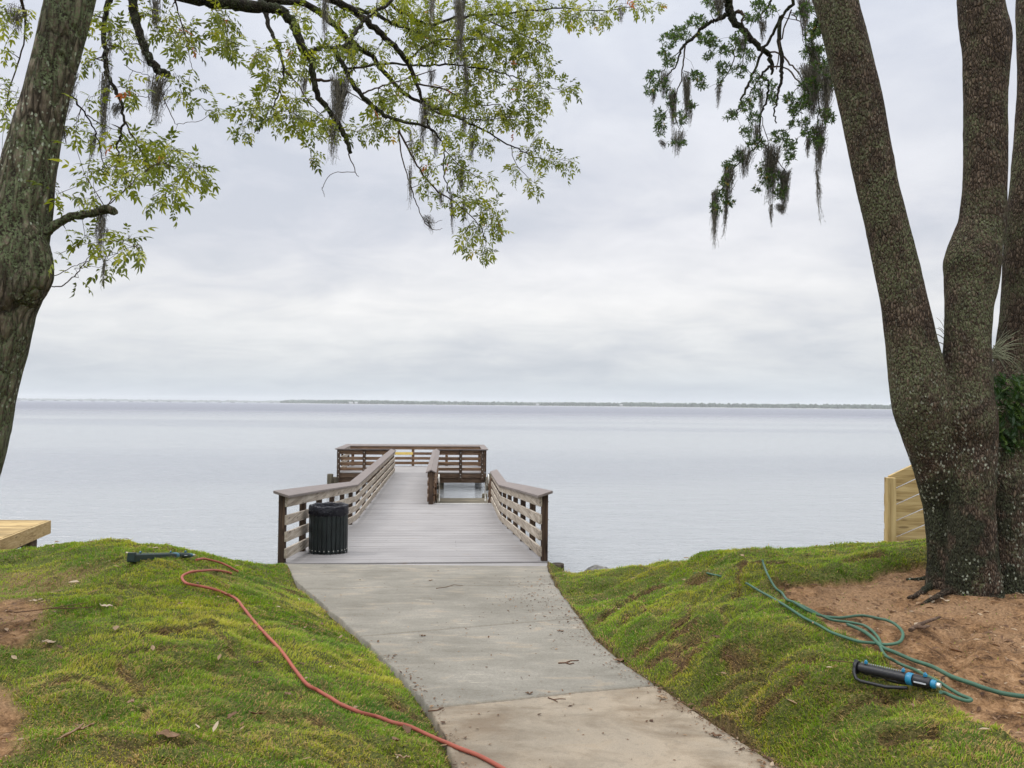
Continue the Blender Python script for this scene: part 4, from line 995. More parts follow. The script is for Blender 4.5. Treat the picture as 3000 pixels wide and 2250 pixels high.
L4b = [z6(505, 250, 6.62, 22), z6(570, 226, 6.66, 20), z6(620, 228, 6.7, 20), z6(680, 210, 6.75, 18), z6(740, 130, 6.9, 17), z6(800, 70, 7.0, 16), z6(890, 10, 7.1, 15), z6(960, -60, 7.2, 14)]
L5 = [z6(930, 580, 7.05, 10), z6(940, 640, 7.05, 10), z6(1000, 760, 7.1, 9), z6(1050, 840, 7.15, 8), z6(1120, 920, 7.2, 8), z6(1200, 970, 7.3, 6), z6(1280, 1040, 7.35, 5), z6(1330, 1100, 7.4, 4), z6(1350, 1180, 7.4, 3)]
L6 = [z6(928, 630, 7.05, 8), z6(945, 750, 7.0, 6), z6(985, 880, 7.0, 5), z6(1010, 960, 7.0, 5), z6(1050, 1055, 7.0, 4), z6(1100, 1103, 7.0, 3), z6(1140, 1097, 7.0, 2)]
L6b = [z6(1050, 1055, 7.0, 3), z6(1090, 1070, 7.0, 2.5), z6(1140, 1058, 7.0, 2)]
L7 = [z6(290, 60, 6.5, 24), z6(312, 140, 6.4, 18), z6(340, 200, 6.35, 16), z6(380, 330, 6.3, 13), z6(360, 420, 6.25, 8), z6(340, 480, 6.2, 7), z6(280, 580, 6.15, 5), z6(250, 640, 6.1, 3)]
L7b = [z6(385, 340, 6.3, 9), z6(450, 410, 6.3, 7), z6(500, 490, 6.3, 6), z6(560, 550, 6.3, 4)]
L7c = [z6(360, 430, 6.25, 6), z6(420, 570, 6.25, 5), z6(450, 660, 6.25, 4), z6(500, 710, 6.25, 3)]
L8 = [z6(700, 45, 7.2, 24), z6(800, 60, 7.4, 18), z6(900, 110, 7.6, 16), z6(1000, 145, 7.8, 13), z6(1080, 180, 7.9, 9), z6(1180, 230, 8, 5)]
L8b = [z6(560, -60, 7.2, 22), z6(800, -30, 7.6, 18), z6(950, 60, 7.9, 15), z6(1080, 120, 8.1, 13), z6(1200, 85, 8.3, 12), z6(1350, 70, 8.4, 10), z6(1500, 60, 8.5, 9), z6(1700, 40, 8.6, 7), z6(1900, 55, 8.7, 5), z6(2050, 30, 8.8, 3)]
L8c = [z6(1300, 75, 8.4, 8), z6(1480, 150, 8.4, 6), z6(1600, 200, 8.4, 4), z6(1660, 230, 8.4, 3)]
L9 = [z6(690, 330, 7.5, 12), z6(850, 305, 7.7, 11), z6(1000, 312, 7.8, 10), z6(1150, 310, 7.9, 9), z6(1290, 322, 8.0, 8), z6(1400, 342, 8.1, 7), z6(1520, 382, 8.1, 5), z6(1600, 410, 8.2, 4), z6(1720, 432, 8.2, 2.5)]
L10 = [z6(760, 450, 7.0, 9), z6(800, 430, 7.1, 8), z6(900, 400, 7.3, 7), z6(1000, 368, 7.4, 6), z6(1110, 335, 7.6, 4)]
L11 = [z6(1040, 470, 7.5, 10), z6(1110, 540, 7.7, 8), z6(1220, 562, 7.9, 6), z6(1350, 575, 8, 4), z6(1500, 560, 8, 3)]
L12 = [z6(1010, 400, 7.5, 9), z6(1150, 430, 7.8, 7), z6(1300, 500, 8, 5), z6(1420, 500, 8.1, 3)]
L13 = [z6(970, 290, 7.4, 11), z6(1100, 200, 7.8, 9), z6(1250, 190, 8.1, 7), z6(1400, 180, 8.2, 5), z6(1520, 200, 8.3, 3)]
L14 = [z6(690, 738, 6.85, 6), z6(725, 825, 6.85, 4), z6(740, 848, 6.85, 2)]
L15 = [z6(722, 826, 6.85, 3.5), z6(615, 832, 6.85, 3), z6(570, 890, 6.85, 3), z6(566, 910, 6.85, 2.5), z6(576, 945, 6.85, 2)]
L16 = [z6(1470, 700, 8.3, 4), z6(1490, 780, 8.3, 3), z6(1560, 860, 8.3, 2.5)]
L17 = [z6(525, 380, 6.7, 18), z6(560, 385, 6.7, 14), z6(620, 390, 6.75, 10), z6(690, 440, 6.8, 6), z6(780, 500, 6.9, 4)]
L18 = [z6(1150, 720, 7.2, 5), z6(1230, 800, 7.25, 4), z6(1330, 860, 7.3, 3)]
M1 = [(350, -520, 5.1, 30), (335, -220, 5.5, 22), z5(600, -40, 5.8, 30), z5(590, 0, 5.8, 30), z5(565, 120, 5.8, 26), z5(570, 300, 5.8, 26), z5(582, 410, 5.8, 24), z5(640, 520, 5.8, 18), z5(666, 650, 5.8, 14), z5(650, 740, 5.8, 11), z5(634, 800, 5.8, 9), z5(645, 880, 5.8, 5)]
M1b = [z5(666, 650, 5.8, 11), z5(730, 760, 5.85, 8), z5(790, 860, 5.9, 7), z5(840, 930, 5.9, 6), z5(870, 1000, 5.95, 4)]
M2 = [(400, -620, 5.1, 42), (400, -250, 5.6, 36), z5(705, -60, 5.9, 44), z5(715, 0, 5.9, 45), z5(740, 120, 5.9, 45), z5(780, 260, 5.9, 42), z5(840, 365, 5.9, 42), z5(905, 402, 5.9, 40)]
M2b = [z5(838, 380, 5.9, 12), z5(850, 430, 5.9, 9), z5(890, 540, 5.9, 6), z5(945, 668, 5.9, 4)]
M2c = [z5(945, 668, 5.9, 3), z5(1000, 665, 5.9, 3), z5(1070, 655, 5.9, 3), z5(1150, 600, 5.9, 2)]
M3 = [z5(345, 490, 5.0, 12), z5(380, 515, 5.05, 11), z5(470, 620, 5.2, 9), z5(520, 740, 5.3, 6), z5(560, 870, 5.4, 5), z5(580, 950, 5.4, 3)]
M3b = [z5(470, 620, 5.2, 7), z5(540, 665, 5.3, 5), z5(620, 700, 5.4, 3)]
M4 = [z5(160, 1330, 5.0, 60), z5(225, 1290, 4.97, 62), z5(262, 1245, 4.95, 52), z5(330, 1195, 4.93, 44), z5(390, 1170, 4.93, 42), z5(450, 1160, 4.93, 40), z5(520, 1145, 4.93, 40), z5(575, 1130, 4.93, 48), z5(622, 1140, 4.93, 38)]
M5 = [z5(575, 1110, 4.95, 6), z5(640, 1060, 5.0, 6), z5(690, 1015, 5.05, 6), z5(740, 960, 5.1, 5), z5(850, 880, 5.15, 5), z5(960, 900, 5.2, 4), z5(1040, 905, 5.2, 3), z5(1110, 900, 5.2, 2)]
M5b = [z5(575, 1110, 4.95, 6), z5(650, 1040, 5.0, 5), z5(720, 1000, 5.05, 4), z5(860, 1000, 5.1, 4), z5(960, 1010, 5.2, 3), z5(1020, 1030, 5.2, 2)]
M5c = [z5(560, 1110, 4.93, 5), z5(510, 1020, 4.93, 4), z5(470, 960, 4.93, 3)]
M5d = [z5(545, 1130, 4.93, 4), z5(490, 1105, 4.93, 4), z5(440, 1102, 4.93, 3)]
M6 = [z5(280, 1547, 5.0, 7), z5(340, 1540, 5.0, 6), z5(400, 1490, 5.0, 6), z5(465, 1415, 5.0, 5), z5(530, 1390, 5.0, 4), z5(640, 1370, 5.0, 2.5)]
M6b = [z5(290, 1490, 5.0, 5), z5(380, 1445, 5.0, 4), z5(460, 1410, 5.0, 4), z5(520, 1330, 5.0, 3), z5(545, 1280, 5.0, 2)]
M6c = [z5(400, 1455, 5.0, 3), z5(480, 1440, 5.0, 3), z5(560, 1445, 5.0, 2)]
M7 = [z5(545, 1150, 4.93, 6), z5(540, 1200, 4.95, 5), z5(590, 1270, 5.0, 4), z5(680, 1320, 5.0, 3), z5(740, 1330, 5.0, 2)]
M8 = [(300, -450, 5.1, 30), z5(900, -120, 5.9, 16), z5(960, 60, 6.2, 8), z5(1000, 200, 6.2, 6), z5(1020, 300, 6.2, 4), z5(1040, 370, 6.2, 3)]
M9 = [(250, -300, 5.0, 30), (60, -120, 5.2, 16), z5(140, 150, 5.5, 9), z5(90, 350, 5.6, 8), z5(50, 500, 5.6, 6), z5(20, 650, 5.7, 4)]
M10 = [z5(575, 240, 5.8, 8), z5(650, 260, 5.9, 5), z5(700, 300, 6, 4), z5(790, 340, 6, 3)]
M11 = [z5(670, 350, 6.0, 4), z5(730, 385, 6, 4), z5(800, 408, 6, 3), z5(870, 430, 6, 2)]
M12 = [z5(640, 510, 5.8, 5), z5(740, 520, 5.85, 4), z5(810, 528, 5.9, 3), z5(700, 440, 5.9, 2)][:3]
M13 = [(620, -100, 6.5, 14), z5(1130, 0, 6.5, 5), z5(1170, 100, 6.5, 4), z5(1200, 200, 6.5, 3), z5(1230, 280, 6.5, 2)]
big = [L1, L2, L3, L4, L4b, L7, L8, L8b, L9, L13, M1, M2, M3, M4]
small = [L5, L6, L6b, L7b, L7c, L8c, L10, L11, L12, L14, L15, L16, L17, L18, M1b, M2b, M2c, M3b, M5, M5b, M5c, M5d, M6, M6b, M6c, M7, M8, M9, M10, M11, M12, M13]
for i, l in enumerate(big):
    o, r_ = sk.limb(l, sub=6, wob=.010 if l is not M4 else .004)
    mb = MB(); nzr = np.random.default_rng(i)
    mb.tube([q-hk_o for q in o], r_, 12, fn=lambda i_, k_, p, a, q=nzr: 1+q.uniform(-.09, .11)); mb.build('limb', M_limb if l is not M4 else M_hick, hk)
for l in small: sk.limb(l, sub=5, wob=.006)
mb = MB()
for pts, r_ in sk.lines[len(big):]: mb.tube([q-hk_o for q in pts], r_, 6, caps=False)
hk_sm = mb
Hb = [(90, 120, 60, 110, .9), (130, 215, 50, 30), (270, 260, 50, 50), (310, 340, 45, 35), (350, 400, 50, 35), (240, 500, 75, 45), (205, 612, 50, 28), (330, 560, 50, 50, .7), (430, 560, 55, 55), (430, 480, 55, 45, .7), (515, 665, 28, 45), (515, 730, 25, 30), (500, 560, 55, 40), (440, 270, 80, 110, .55),
      (620, 600, 75, 45, .7), (730, 630, 40, 25), (810, 600, 50, 50), (850, 490, 75, 70), (880, 600, 60, 35), (950, 420, 70, 65), (950, 20, 160, 40), (1000, 110, 180, 75), (1130, 200, 180, 110), (1400, 110, 200, 90), (1650, 70, 160, 60), (1850, 70, 130, 50, .9),
      (2030, 30, 90, 45, .8), (2150, 20, 40, 25), (1550, 220, 120, 70), (1400, 250, 180, 75), (1600, 320, 70, 55), (1550, 420, 105, 45), (1740, 430, 50, 35), (1640, 470, 42, 25), (1300, 380, 130, 90, .8), (1200, 480, 130, 70), (1350, 540, 130, 60), (1500, 510, 90, 45),
      (1590, 530, 50, 35), (1480, 590, 85, 35), (1100, 560, 90, 55, .8), (1030, 690, 30, 55), (1230, 640, 90, 50, .7), (1330, 680, 60, 35), (1600, 665, 50, 30), (1530, 720, 60, 30), (1620, 760, 60, 35), (1730, 790, 50, 40), (1480, 820, 30, 35), (1570, 890, 42, 38), (1230, 745, 55, 45),
      (1250, 850, 60, 35), (1370, 860, 42, 25), (1080, 800, 50, 30), (1050, 880, 42, 24), (1110, 940, 42, 20), (1230, 970, 60, 40), (1330, 960, 60, 35), (1375, 1030, 60, 45), (1280, 1115, 55, 50), (1370, 1095, 50, 45), (1240, 1160, 30, 25), (1330, 1205, 42, 34), (720, 260, 200, 110, .55), (640, 60, 140, 60, .6), (1400, 20, 250, 40, .9), (450, 60, 120, 40, .5)]
Hb = [(600+a/1.6385, b_/1.6385, c/1.6385, d_/1.6385)+tuple(e) for a, b_, c, d_, *e in Hb]
Hc = [(60, 90, 110, 80, .8), (40, 220, 45, 70, .7), (20, 540, 50, 120, .8), (100, 500, 30, 50, .7), (40, 650, 40, 60, .8), (8, 900, 16, 50), (480, 100, 60, 50, .7), (450, 250, 26, 26), (490, 330, 42, 50), (620, 180, 60, 50), (700, 250, 60, 50), (950, 150, 110, 80), (1000, 250, 80, 65), (900, 80, 90, 50, .8), (960, 420, 55, 28),
      (1000, 500, 80, 42), (700, 450, 45, 28), (650, 490, 90, 42), (510, 500, 42, 36), (740, 520, 45, 18), (420, 690, 60, 50), (460, 740, 35, 28), (620, 680, 50, 28, .7), (1150, 590, 58, 30), (1200, 610, 20, 18), (700, 770, 85, 75), (850, 800, 130, 80), (1000, 900, 120, 38), (1100, 940, 42, 45), (760, 900, 170, 68), (950, 1020, 80, 45), (850, 1070, 75, 32), (935, 1120, 32, 24),
      (600, 870, 65, 48), (480, 960, 60, 32), (650, 960, 65, 35), (510, 1080, 65, 38), (310, 1065, 48, 42), (360, 1250, 42, 18), (470, 1265, 48, 32), (650, 1290, 70, 32), (735, 1335, 55, 30), (705, 1260, 24, 16), (350, 1370, 32, 14), (580, 1425, 36, 35), (430, 1490, 22, 14), (380, 1445, 32, 20), (640, 1375, 22, 16), (1180, 120, 42, 60, .8), (1230, 240, 50, 38), (560, 60, 60, 60, .5), (750, 60, 80, 50, .6)]
Hc = [(a/1.84375, b_/1.84375, c/1.84375, d_/1.84375)+tuple(e) for a, b_, c, d_, *e in Hc]
lines, tips = grow_twigs(sk, Hb+[(*h[:4], (h[4] if len(h) > 4 else 1)*.55) for h in Hc], 232, 21, jy=.30)
for pts, r_ in lines: hk_sm.tube([Vector(q)-hk_o for q in pts], r_, 4, caps=False)
hk_sm.build('twigs', M_twig, hk)
def compound_leaves(tips, r, per=(2, 3), L=.050, npair=(2, 3)):
    B = []; D = []
    for a, b_, pts in tips:
        d = norm(b_-a); n = r.integers(per[0], per[1]+1)
        for k in range(n):
            t = 1.0 if k == 0 else r.uniform(.25, 1.0)
            i = min(int(t*(len(pts)-1)), len(pts)-2); ft = t*(len(pts)-1)-i; p = pts[i]*(1-ft)+pts[i+1]*ft
            B.append(p); D.append(norm(d*.7+r.normal(0, .75, 3)+np.array([0, 0, -.12])))
    B = np.array(B); D = norm(np.array(D)); n = len(B); S, N = frame_arrays(D, r); S = norm(S); N = norm(N)
    sz = r.uniform(.68, 1.22, n); Lr = .105*sz; tint = np.clip(r.beta(2.2, 2.6, n)*.92+(r.random(n) < .012)*.5, 0, 1)
    Vs = []; Fs = []; Ts = []; off = 0
    def put(Pb, Dd, Sd, Nd, Ll, Wl, tn):
        nonlocal off
        v, f = leaflets(Pb, norm(Dd), norm(Sd), norm(Nd), Ll, Wl, .18, .28); Vs.append(v); Fs.append(f+off); off += len(v); Ts.append(np.repeat(tn, 8))
    for j, tpos in enumerate((.42, .72, .98)):
        for sgn in (-1, 1):
            use = r.random(n) < (.75 if j == 0 else .96)
            pb = B+D*(Lr*tpos)[:, None]-N*(Lr*tpos**2*.25)[:, None]; dd = D*.62+S*sgn*.78-N*.25+r.normal(0, .14, (n, 3))
            dd = norm(dd); ss = norm(np.cross(dd, N)); nn = np.cross(ss, dd)
            k = use; put(pb[k], dd[k], ss[k], nn[k], (L*sz*r.uniform(.72, 1.08, n)*(.8+.2*j/2))[k], (L*.33*sz)[k], tint[k])
    pb = B+D*Lr[:, None]-N*(Lr*.25)[:, None]; dd = norm(D-N*.4+r.normal(0, .1, (n, 3))); put(pb, dd, S, N, L*1.12*sz, L*.36*sz, tint)
    # thin leaf stalks
    w_ = .0011; q = [B+S*w_, B-S*w_, pb-S*w_*.6, pb+S*w_*.6]; v = np.stack(q, 1).reshape(-1, 3); i = np.arange(n)[:, None]*4
    f = np.concatenate([i+np.array([[0, 1, 2]]), i+np.array([[0, 2, 3]])]); Vs.append(v); Fs.append(f+off); Ts.append(np.repeat(tint, 4))
    return np.concatenate(Vs), np.concatenate(Fs), np.concatenate(Ts)
Vl, Fl, Tl = compound_leaves(tips, np.random.default_rng(31))
np_mesh('foliage', Vl-np.array(hk_o), Fl, M_leaf, hk, attrs={'tint': Tl})
print('hickory leaves faces', len(Fl), 'tips', len(tips))

# ------------------------------------------------------------ right tree (live oak, three stems)
ok_ = empty('live_oak', tuple(P(2850, 1735, 6.25))); ok_o = Vector(ok_.location)
tag(ok_, 'three-stemmed live oak with dark blocky flaked bark on bare soil at right', 'tree')
OA = [(2775, 1830, 6.2, 130), (2764, 1740, 6.2, 104), (2762, 1640, 6.2, 92), (2757, 1560, 6.2, 88), (2750, 1477, 6.22, 88), (2737, 1353, 6.15, 120), (2702, 1200, 6.1, 160), (2686, 1100, 6.1, 152), (2668, 1000, 6.1, 136), (2650, 900, 6.1, 129), (2622, 759, 6.1, 124), (2597, 651, 6.1, 119), (2569, 542, 6.1, 119), (2541, 400, 6.1, 122), (2515, 271, 6.1, 124), (2448, 0, 6.1, 124), (2370, -260, 6.1, 118), (2290, -520, 6.1, 105)]
OB = [(2848, 1830, 6.05, 210), (2846, 1740, 6.05, 168), (2846, 1640, 6.0, 138), (2846, 1477, 6.0, 120), (2850, 1380, 6.0, 120), (2846, 1300, 6.05, 136), (2840, 1230, 6.03, 150), (2834, 1160, 6.05, 138), (2834, 1081, 6.08, 138), (2835, 980, 6.1, 127), (2839, 900, 6.12, 129), (2847, 820, 6.15, 145), (2850, 765, 6.15, 155), (2865, 700, 6.15, 135), (2879, 651, 6.15, 127), (2885, 542, 6.15, 117), (2886, 400, 6.15, 117), (2887, 271, 6.15, 119), (2893, 150, 6.15, 131), (2889, 100, 6.15, 133), (2875, 0, 6.15, 123), (2857, -260, 6.15, 115), (2847, -520, 6.2, 100)]
OC = [(2945, 1830, 6.2, 190), (2942, 1740, 6.2, 140), (2942, 1640, 6.2, 126), (2944, 1477, 6.2, 118), (2948, 1380, 6.22, 120), (2960, 1260, 6.3, 136), (2984, 1170, 6.4, 150), (2994, 1081, 6.5, 150), (3018, 900, 6.5, 150), (3027, 759, 6.5, 152), (3031, 651, 6.5, 152), (3045, 542, 6.5, 150), (3064, 271, 6.5, 146), (3060, 0, 6.5, 146), (3069, -300, 6.5, 130), (3089, -520, 6.5, 110)]
trunk_mesh('trunk', [OA, OB, OC], M_oak, ok_, 9, .014, 14, 4.0, .015, 64, .035)
ro_ = MB()
for l in ([(2760, 1700, 6.2, 34), (2725, 1722, 6.15, 24), (2690, 1742, 6.0, 15), (2660, 1752, 5.9, 8)], [(2800, 1725, 6.05, 26), (2765, 1738, 5.9, 18), (2735, 1752, 5.8, 12), (2700, 1772, 5.7, 7)], [(2730, 1690, 6.4, 20), (2695, 1706, 6.4, 12), (2655, 1716, 6.4, 7)]):
    s2 = Skel(); o, r_ = s2.limb(l, sub=5, wob=.006); o = [Vector((q.x, q.y, max(q.z, gz(q.x, q.y)+.004))) for q in o]; ro_.tube([q-ok_o for q in o], r_, 8)
ro_.build('root', M_oak, ok_)
so_ = Skel()
O0 = [(2290, -520, 6.1, 40), (2180, -330, 6.6, 34), (2150, -120, 7.1, 28), z7(680, -60, 7.6, 48), z7(690, 0, 7.7, 48), z7(700, 60, 7.7, 46), z7(730, 130, 7.7, 42), z7(800, 200, 7.7, 38), z7(870, 280, 7.7, 34), z7(935, 325, 7.7, 30), z7(955, 390, 7.7, 22), z7(950, 450, 7.7, 14)]
O1 = [z7(735, 75, 7.7, 20), z7(765, 72, 7.65, 22), z7(782, 95, 7.6, 18), z7(772, 145, 7.6, 12)]
O2 = [z7(690, 80, 7.7, 28), z7(650, 105, 7.7, 25), z7(600, 130, 7.75, 22), z7(545, 160, 7.8, 22), z7(490, 220, 7.8, 20), z7(430, 270, 7.8, 18), z7(400, 310, 7.8, 13), z7(370, 400, 7.8, 9), z7(330, 450, 7.8, 7), z7(270, 490, 7.8, 4)]
O2b = [z7(430, 280, 7.8, 10), z7(418, 400, 7.8, 9), z7(405, 490, 7.8, 8), z7(372, 580, 7.8, 6), z7(360, 680, 7.8, 5), z7(400, 800, 7.8, 3)]
O2c = [z7(400, 310, 7.8, 7), z7(330, 370, 7.8, 5), z7(300, 430, 7.8, 4)]
O2d = [z7(360, 600, 7.8, 5), z7(310, 680, 7.8, 4), z7(280, 790, 7.8, 3)]
O2e = [z7(420, 430, 7.8, 5), z7(470, 450, 7.8, 4), z7(540, 480, 7.8, 3)]
O3 = [(2290, -520, 6.1, 30), (2320, -200, 6.6, 16), z7(1085, -10, 7.0, 20), z7(1020, 90, 7.1, 18), z7(960, 200, 7.2, 17), z7(890, 330, 7.2, 16), z7(840, 450, 7.2, 15), z7(800, 540, 7.2, 14), z7(770, 620, 7.2, 12), z7(742, 692, 7.2, 9)]
O4 = [z7(1020, 90, 7.1, 20), z7(1002, 250, 7.15, 24), z7(1020, 380, 7.15, 24), z7(1010, 480, 7.15, 20), z7(990, 580, 7.15, 14), z7(972, 690, 7.15, 9), z7(980, 748, 7.15, 6)]
O4b = [z7(1075, 60, 7.1, 9), z7(1030, 180, 7.1, 9), z7(1000, 300, 7.1, 8), z7(985, 420, 7.1, 7)]
O5 = [z7(950, 400, 7.7, 16), z7(895, 455, 7.7, 14), z7(930, 505, 7.7, 14), z7(928, 600, 7.7, 13), z7(895, 680, 7.7, 11), z7(885, 780, 7.7, 10), z7(878, 870, 7.7, 9), z7(800, 950, 7.7, 7), z7(720, 1030, 7.7, 6), z7(660, 1120, 7.7, 5), z7(610, 1220, 7.7, 4), z7(605, 1320, 7.7, 3)]
O5b = [z7(885, 850, 7.7, 8), z7(960, 940, 7.7, 7), z7(1040, 1050, 7.7, 5), z7(1040, 1180, 7.7, 3)]
O5c = [z7(890, 460, 7.7, 10), z7(850, 530, 7.7, 7), z7(800, 600, 7.7, 4)]
O5d = [z7(890, 700, 7.7, 5), z7(930, 850, 7.7, 5), z7(950, 1000, 7.7, 3)]
O5e = [z7(720, 1030, 7.7, 4), z7(705, 1150, 7.7, 3), z7(690, 1240, 7.7, 2)]
O6 = [z7(1300, 60, 6.2, 24), z7(1240, 120, 6.6, 16), z7(1200, 250, 6.9, 12), z7(1225, 400, 7.0, 10), z7(1235, 550, 7.0, 8), z7(1240, 700, 7.0, 6), z7(1230, 860, 7.0, 4)]
O6b = [z7(1225, 400, 7.0, 8), z7(1140, 500, 7.0, 6), z7(1080, 580, 7.0, 4), z7(1090, 740, 7.0, 3)]
O6c = [z7(1230, 450, 7.0, 7), z7(1290, 560, 7.0, 5), z7(1300, 700, 7.0, 3)]
O7 = [z7(930, 315, 7.7, 12), z7(1010, 330, 7.5, 11), z7(1070, 390, 7.3, 10), z7(1120, 450, 7.1, 7)]
O7b = [z7(945, 410, 7.7, 10), z7(1040, 412, 7.5, 10), z7(1100, 470, 7.2, 9), z7(1150, 540, 7.1, 5)]
O8 = [z7(735, 190, 7.7, 8), z7(725, 350, 7.7, 7), z7(700, 430, 7.7, 6), z7(650, 500, 7.7, 5), z7(612, 545, 7.7, 3)]
O9 = [z7(1075, 90, 7.0, 8), z7(1135, 150, 6.9, 7), z7(1150, 260, 6.9, 4)]
O10 = [(2300, -300, 6.4, 20), z7(960, -20, 7.4, 12), z7(890, 90, 7.5, 9), z7(920, 190, 7.5, 6)]
O11 = [z7(800, 200, 7.7, 9), z7(790, 320, 7.7, 6), z7(770, 450, 7.7, 4)]
obig = [O0, O2, O3, O4, O5, O6]; osm = [O1, O2b, O2c, O2d, O2e, O4b, O5b, O5c, O5d, O5e, O6b, O6c, O7, O7b, O8, O9, O10, O11]
for i, l in enumerate(obig):
    o, r_ = so_.limb(l, sub=6, wob=.012); mb = MB(); nzr = np.random.default_rng(50+i)
    mb.tube([q-ok_o for q in o], r_, 10, fn=lambda i_, k_, p, a, q=nzr: 1+q.uniform(-.12, .15)); mb.build('limb', M_limb, ok_)
for l in osm: so_.limb(l, sub=5, wob=.009)
mb = MB()
for pts, r_ in so_.lines[len(obig):]: mb.tube([q-ok_o for q in pts], r_, 6, caps=False)
Ob = [(500, 125, 70, 45), (400, 200, 80, 50), (330, 250, 62, 52), (300, 330, 42, 36), (560, 230, 75, 50), (600, 260, 45, 36), (570, 340, 36, 38), (330, 380, 45, 38), (235, 465, 52, 45), (215, 540, 40, 42), (300, 520, 52, 50, .8), (500, 470, 55, 42), (530, 520, 36, 34), (470, 640, 34, 42), (275, 700, 40, 42), (280, 785, 40, 55), (400, 720, 50, 50, .8), (390, 872, 62, 24), (340, 600, 45, 55, .7),
      (880, 30, 55, 40), (840, 100, 55, 45), (760, 230, 55, 55, .8), (680, 300, 50, 45), (660, 420, 50, 50), (800, 330, 65, 45, .8), (760, 430, 50, 50, .8), (640, 505, 24, 24), (700, 700, 50, 32), (800, 640, 52, 50), (850, 720, 50, 35), (860, 570, 42, 45, .7), (960, 600, 32, 50), (955, 520, 32, 30), (800, 800, 42, 34), (860, 870, 65, 50, .8), (1000, 830, 65, 42), (1060, 880, 48, 42), (1065, 950, 36, 50),
      (900, 1020, 50, 42, .8), (750, 950, 48, 38), (700, 1010, 48, 34), (680, 1100, 50, 42), (640, 1180, 50, 42), (615, 1270, 42, 50), (700, 1230, 48, 32), (855, 1150, 30, 24), (950, 1080, 80, 60, .8), (1010, 1170, 50, 50), (1230, 170, 50, 50), (1180, 220, 50, 40, .8), (1265, 190, 36, 50), (1200, 320, 80, 50), (1250, 400, 80, 65), (1300, 500, 50, 50), (1200, 520, 80, 52), (1060, 600, 40, 40), (1100, 665, 50, 50),
      (1150, 620, 52, 50), (1090, 750, 36, 24), (1180, 800, 50, 36), (1280, 700, 70, 50), (1230, 860, 55, 36), (560, 10, 48, 20), (1150, 740, 40, 40, .7), (620, 60, 40, 40, .6), (950, 60, 40, 60, .6), (1150, 60, 60, 50, .6), (880, 480, 50, 60, .6)]
Ob = [(1800+a/2.0733, b_/2.0733, c/2.0733, d_/2.0733)+tuple(e) for a, b_, c, d_, *e in Ob]
lines, tips = grow_twigs(so_, Ob, 58, 41, jy=.28, r_tip=.0014, r_max=.005)
for pts, r_ in lines: mb.tube([Vector(q)-ok_o for q in pts], r_, 4, caps=False)
mb.build('twigs', M_twig, ok_)
def whorls(tips, r, L=.038, nl=(7, 10)):
    B = []; D = []
    for a, b_, pts in tips:
        d = norm(b_-a+np.array([0, 0, .02])); n = r.integers(nl[0], nl[1]+1)
        for k in range(n): B.append(b_-(b_-a)*r.random()*.5); D.append(norm(d*.5+r.normal(0, .8, 3)))
    B = np.array(B); D = np.array(D); n = len(B); S, N = frame_arrays(D, r); S = norm(S); N = norm(N)
    sz = r.uniform(.7, 1.2, n); tint = np.clip(r.beta(2, 2.4, n)*.95+(r.random(n) < .03)*.5, 0, 1)
    v, f = leaflets(B, D, S, N, L*sz, L*.29*sz, .12, .12); return v, f, np.repeat(tint, 8)
Vl, Fl, Tl = whorls(tips, np.random.default_rng(33))
np_mesh('foliage', Vl-np.array(ok_o), Fl, M_oleaf, ok_, attrs={'tint': Tl})
print('oak leaves faces', len(Fl), 'tips', len(tips))

# fern and spiky air plant on the oak
M_fern = leafmat('fern_frond', [(0, (.016, .040, .010)), (.6, (.040, .085, .018)), (1, (.11, .17, .035))], (1.3, 1.5, .7))
def fern():
    r = np.random.default_rng(8); Vs = []; Fs = []; Ts = []; off = 0
    for k in range(95):
        x = r.uniform(2905, 3010); y = r.uniform(1085, 1300); y = y + (x-2905)*.0
        b0_ = np.array(P(x, y, 6.10+ .10*r.random())); d = norm(np.array([r.normal(-.15, .5), -.55+r.normal(0, .25), r.normal(-.25, .5)])); Lf = r.uniform(.10, .20)
        n = 15; tn = r.random()
        pb = []; dd = []; ll = []
        for q in range(n):
            t = q/(n-1); p = b0_+d*Lf*t+np.array([0, 0, -1])*Lf*.45*t*t
            sv = norm(np.cross(d, [0, -1, .25]));
            for sg in (-1, 1): pb.append(p); dd.append(norm(sv*sg+d*.45+np.array([0, 0, -.1]))); ll.append(.040*(math.sin(math.pi*min(.97, .12+t*.88)))+.006)
        pb = np.array(pb); dd = np.array(dd); S, N = frame_arrays(dd, r); v, f = leaflets(pb, dd, norm(S), norm(N), np.array(ll), np.array(ll)*.34, .05, .1)
        Vs.append(v); Fs.append(f+off); off += len(v); Ts.append(np.full(len(v), tn))
    o = np_mesh('fern', np.concatenate(Vs), np.concatenate(Fs), M_fern, attrs={'tint': np.concatenate(Ts)})
    tag(o, 'bright green fern growing on the oak bark between its middle and right stems', 'fern')
fern()
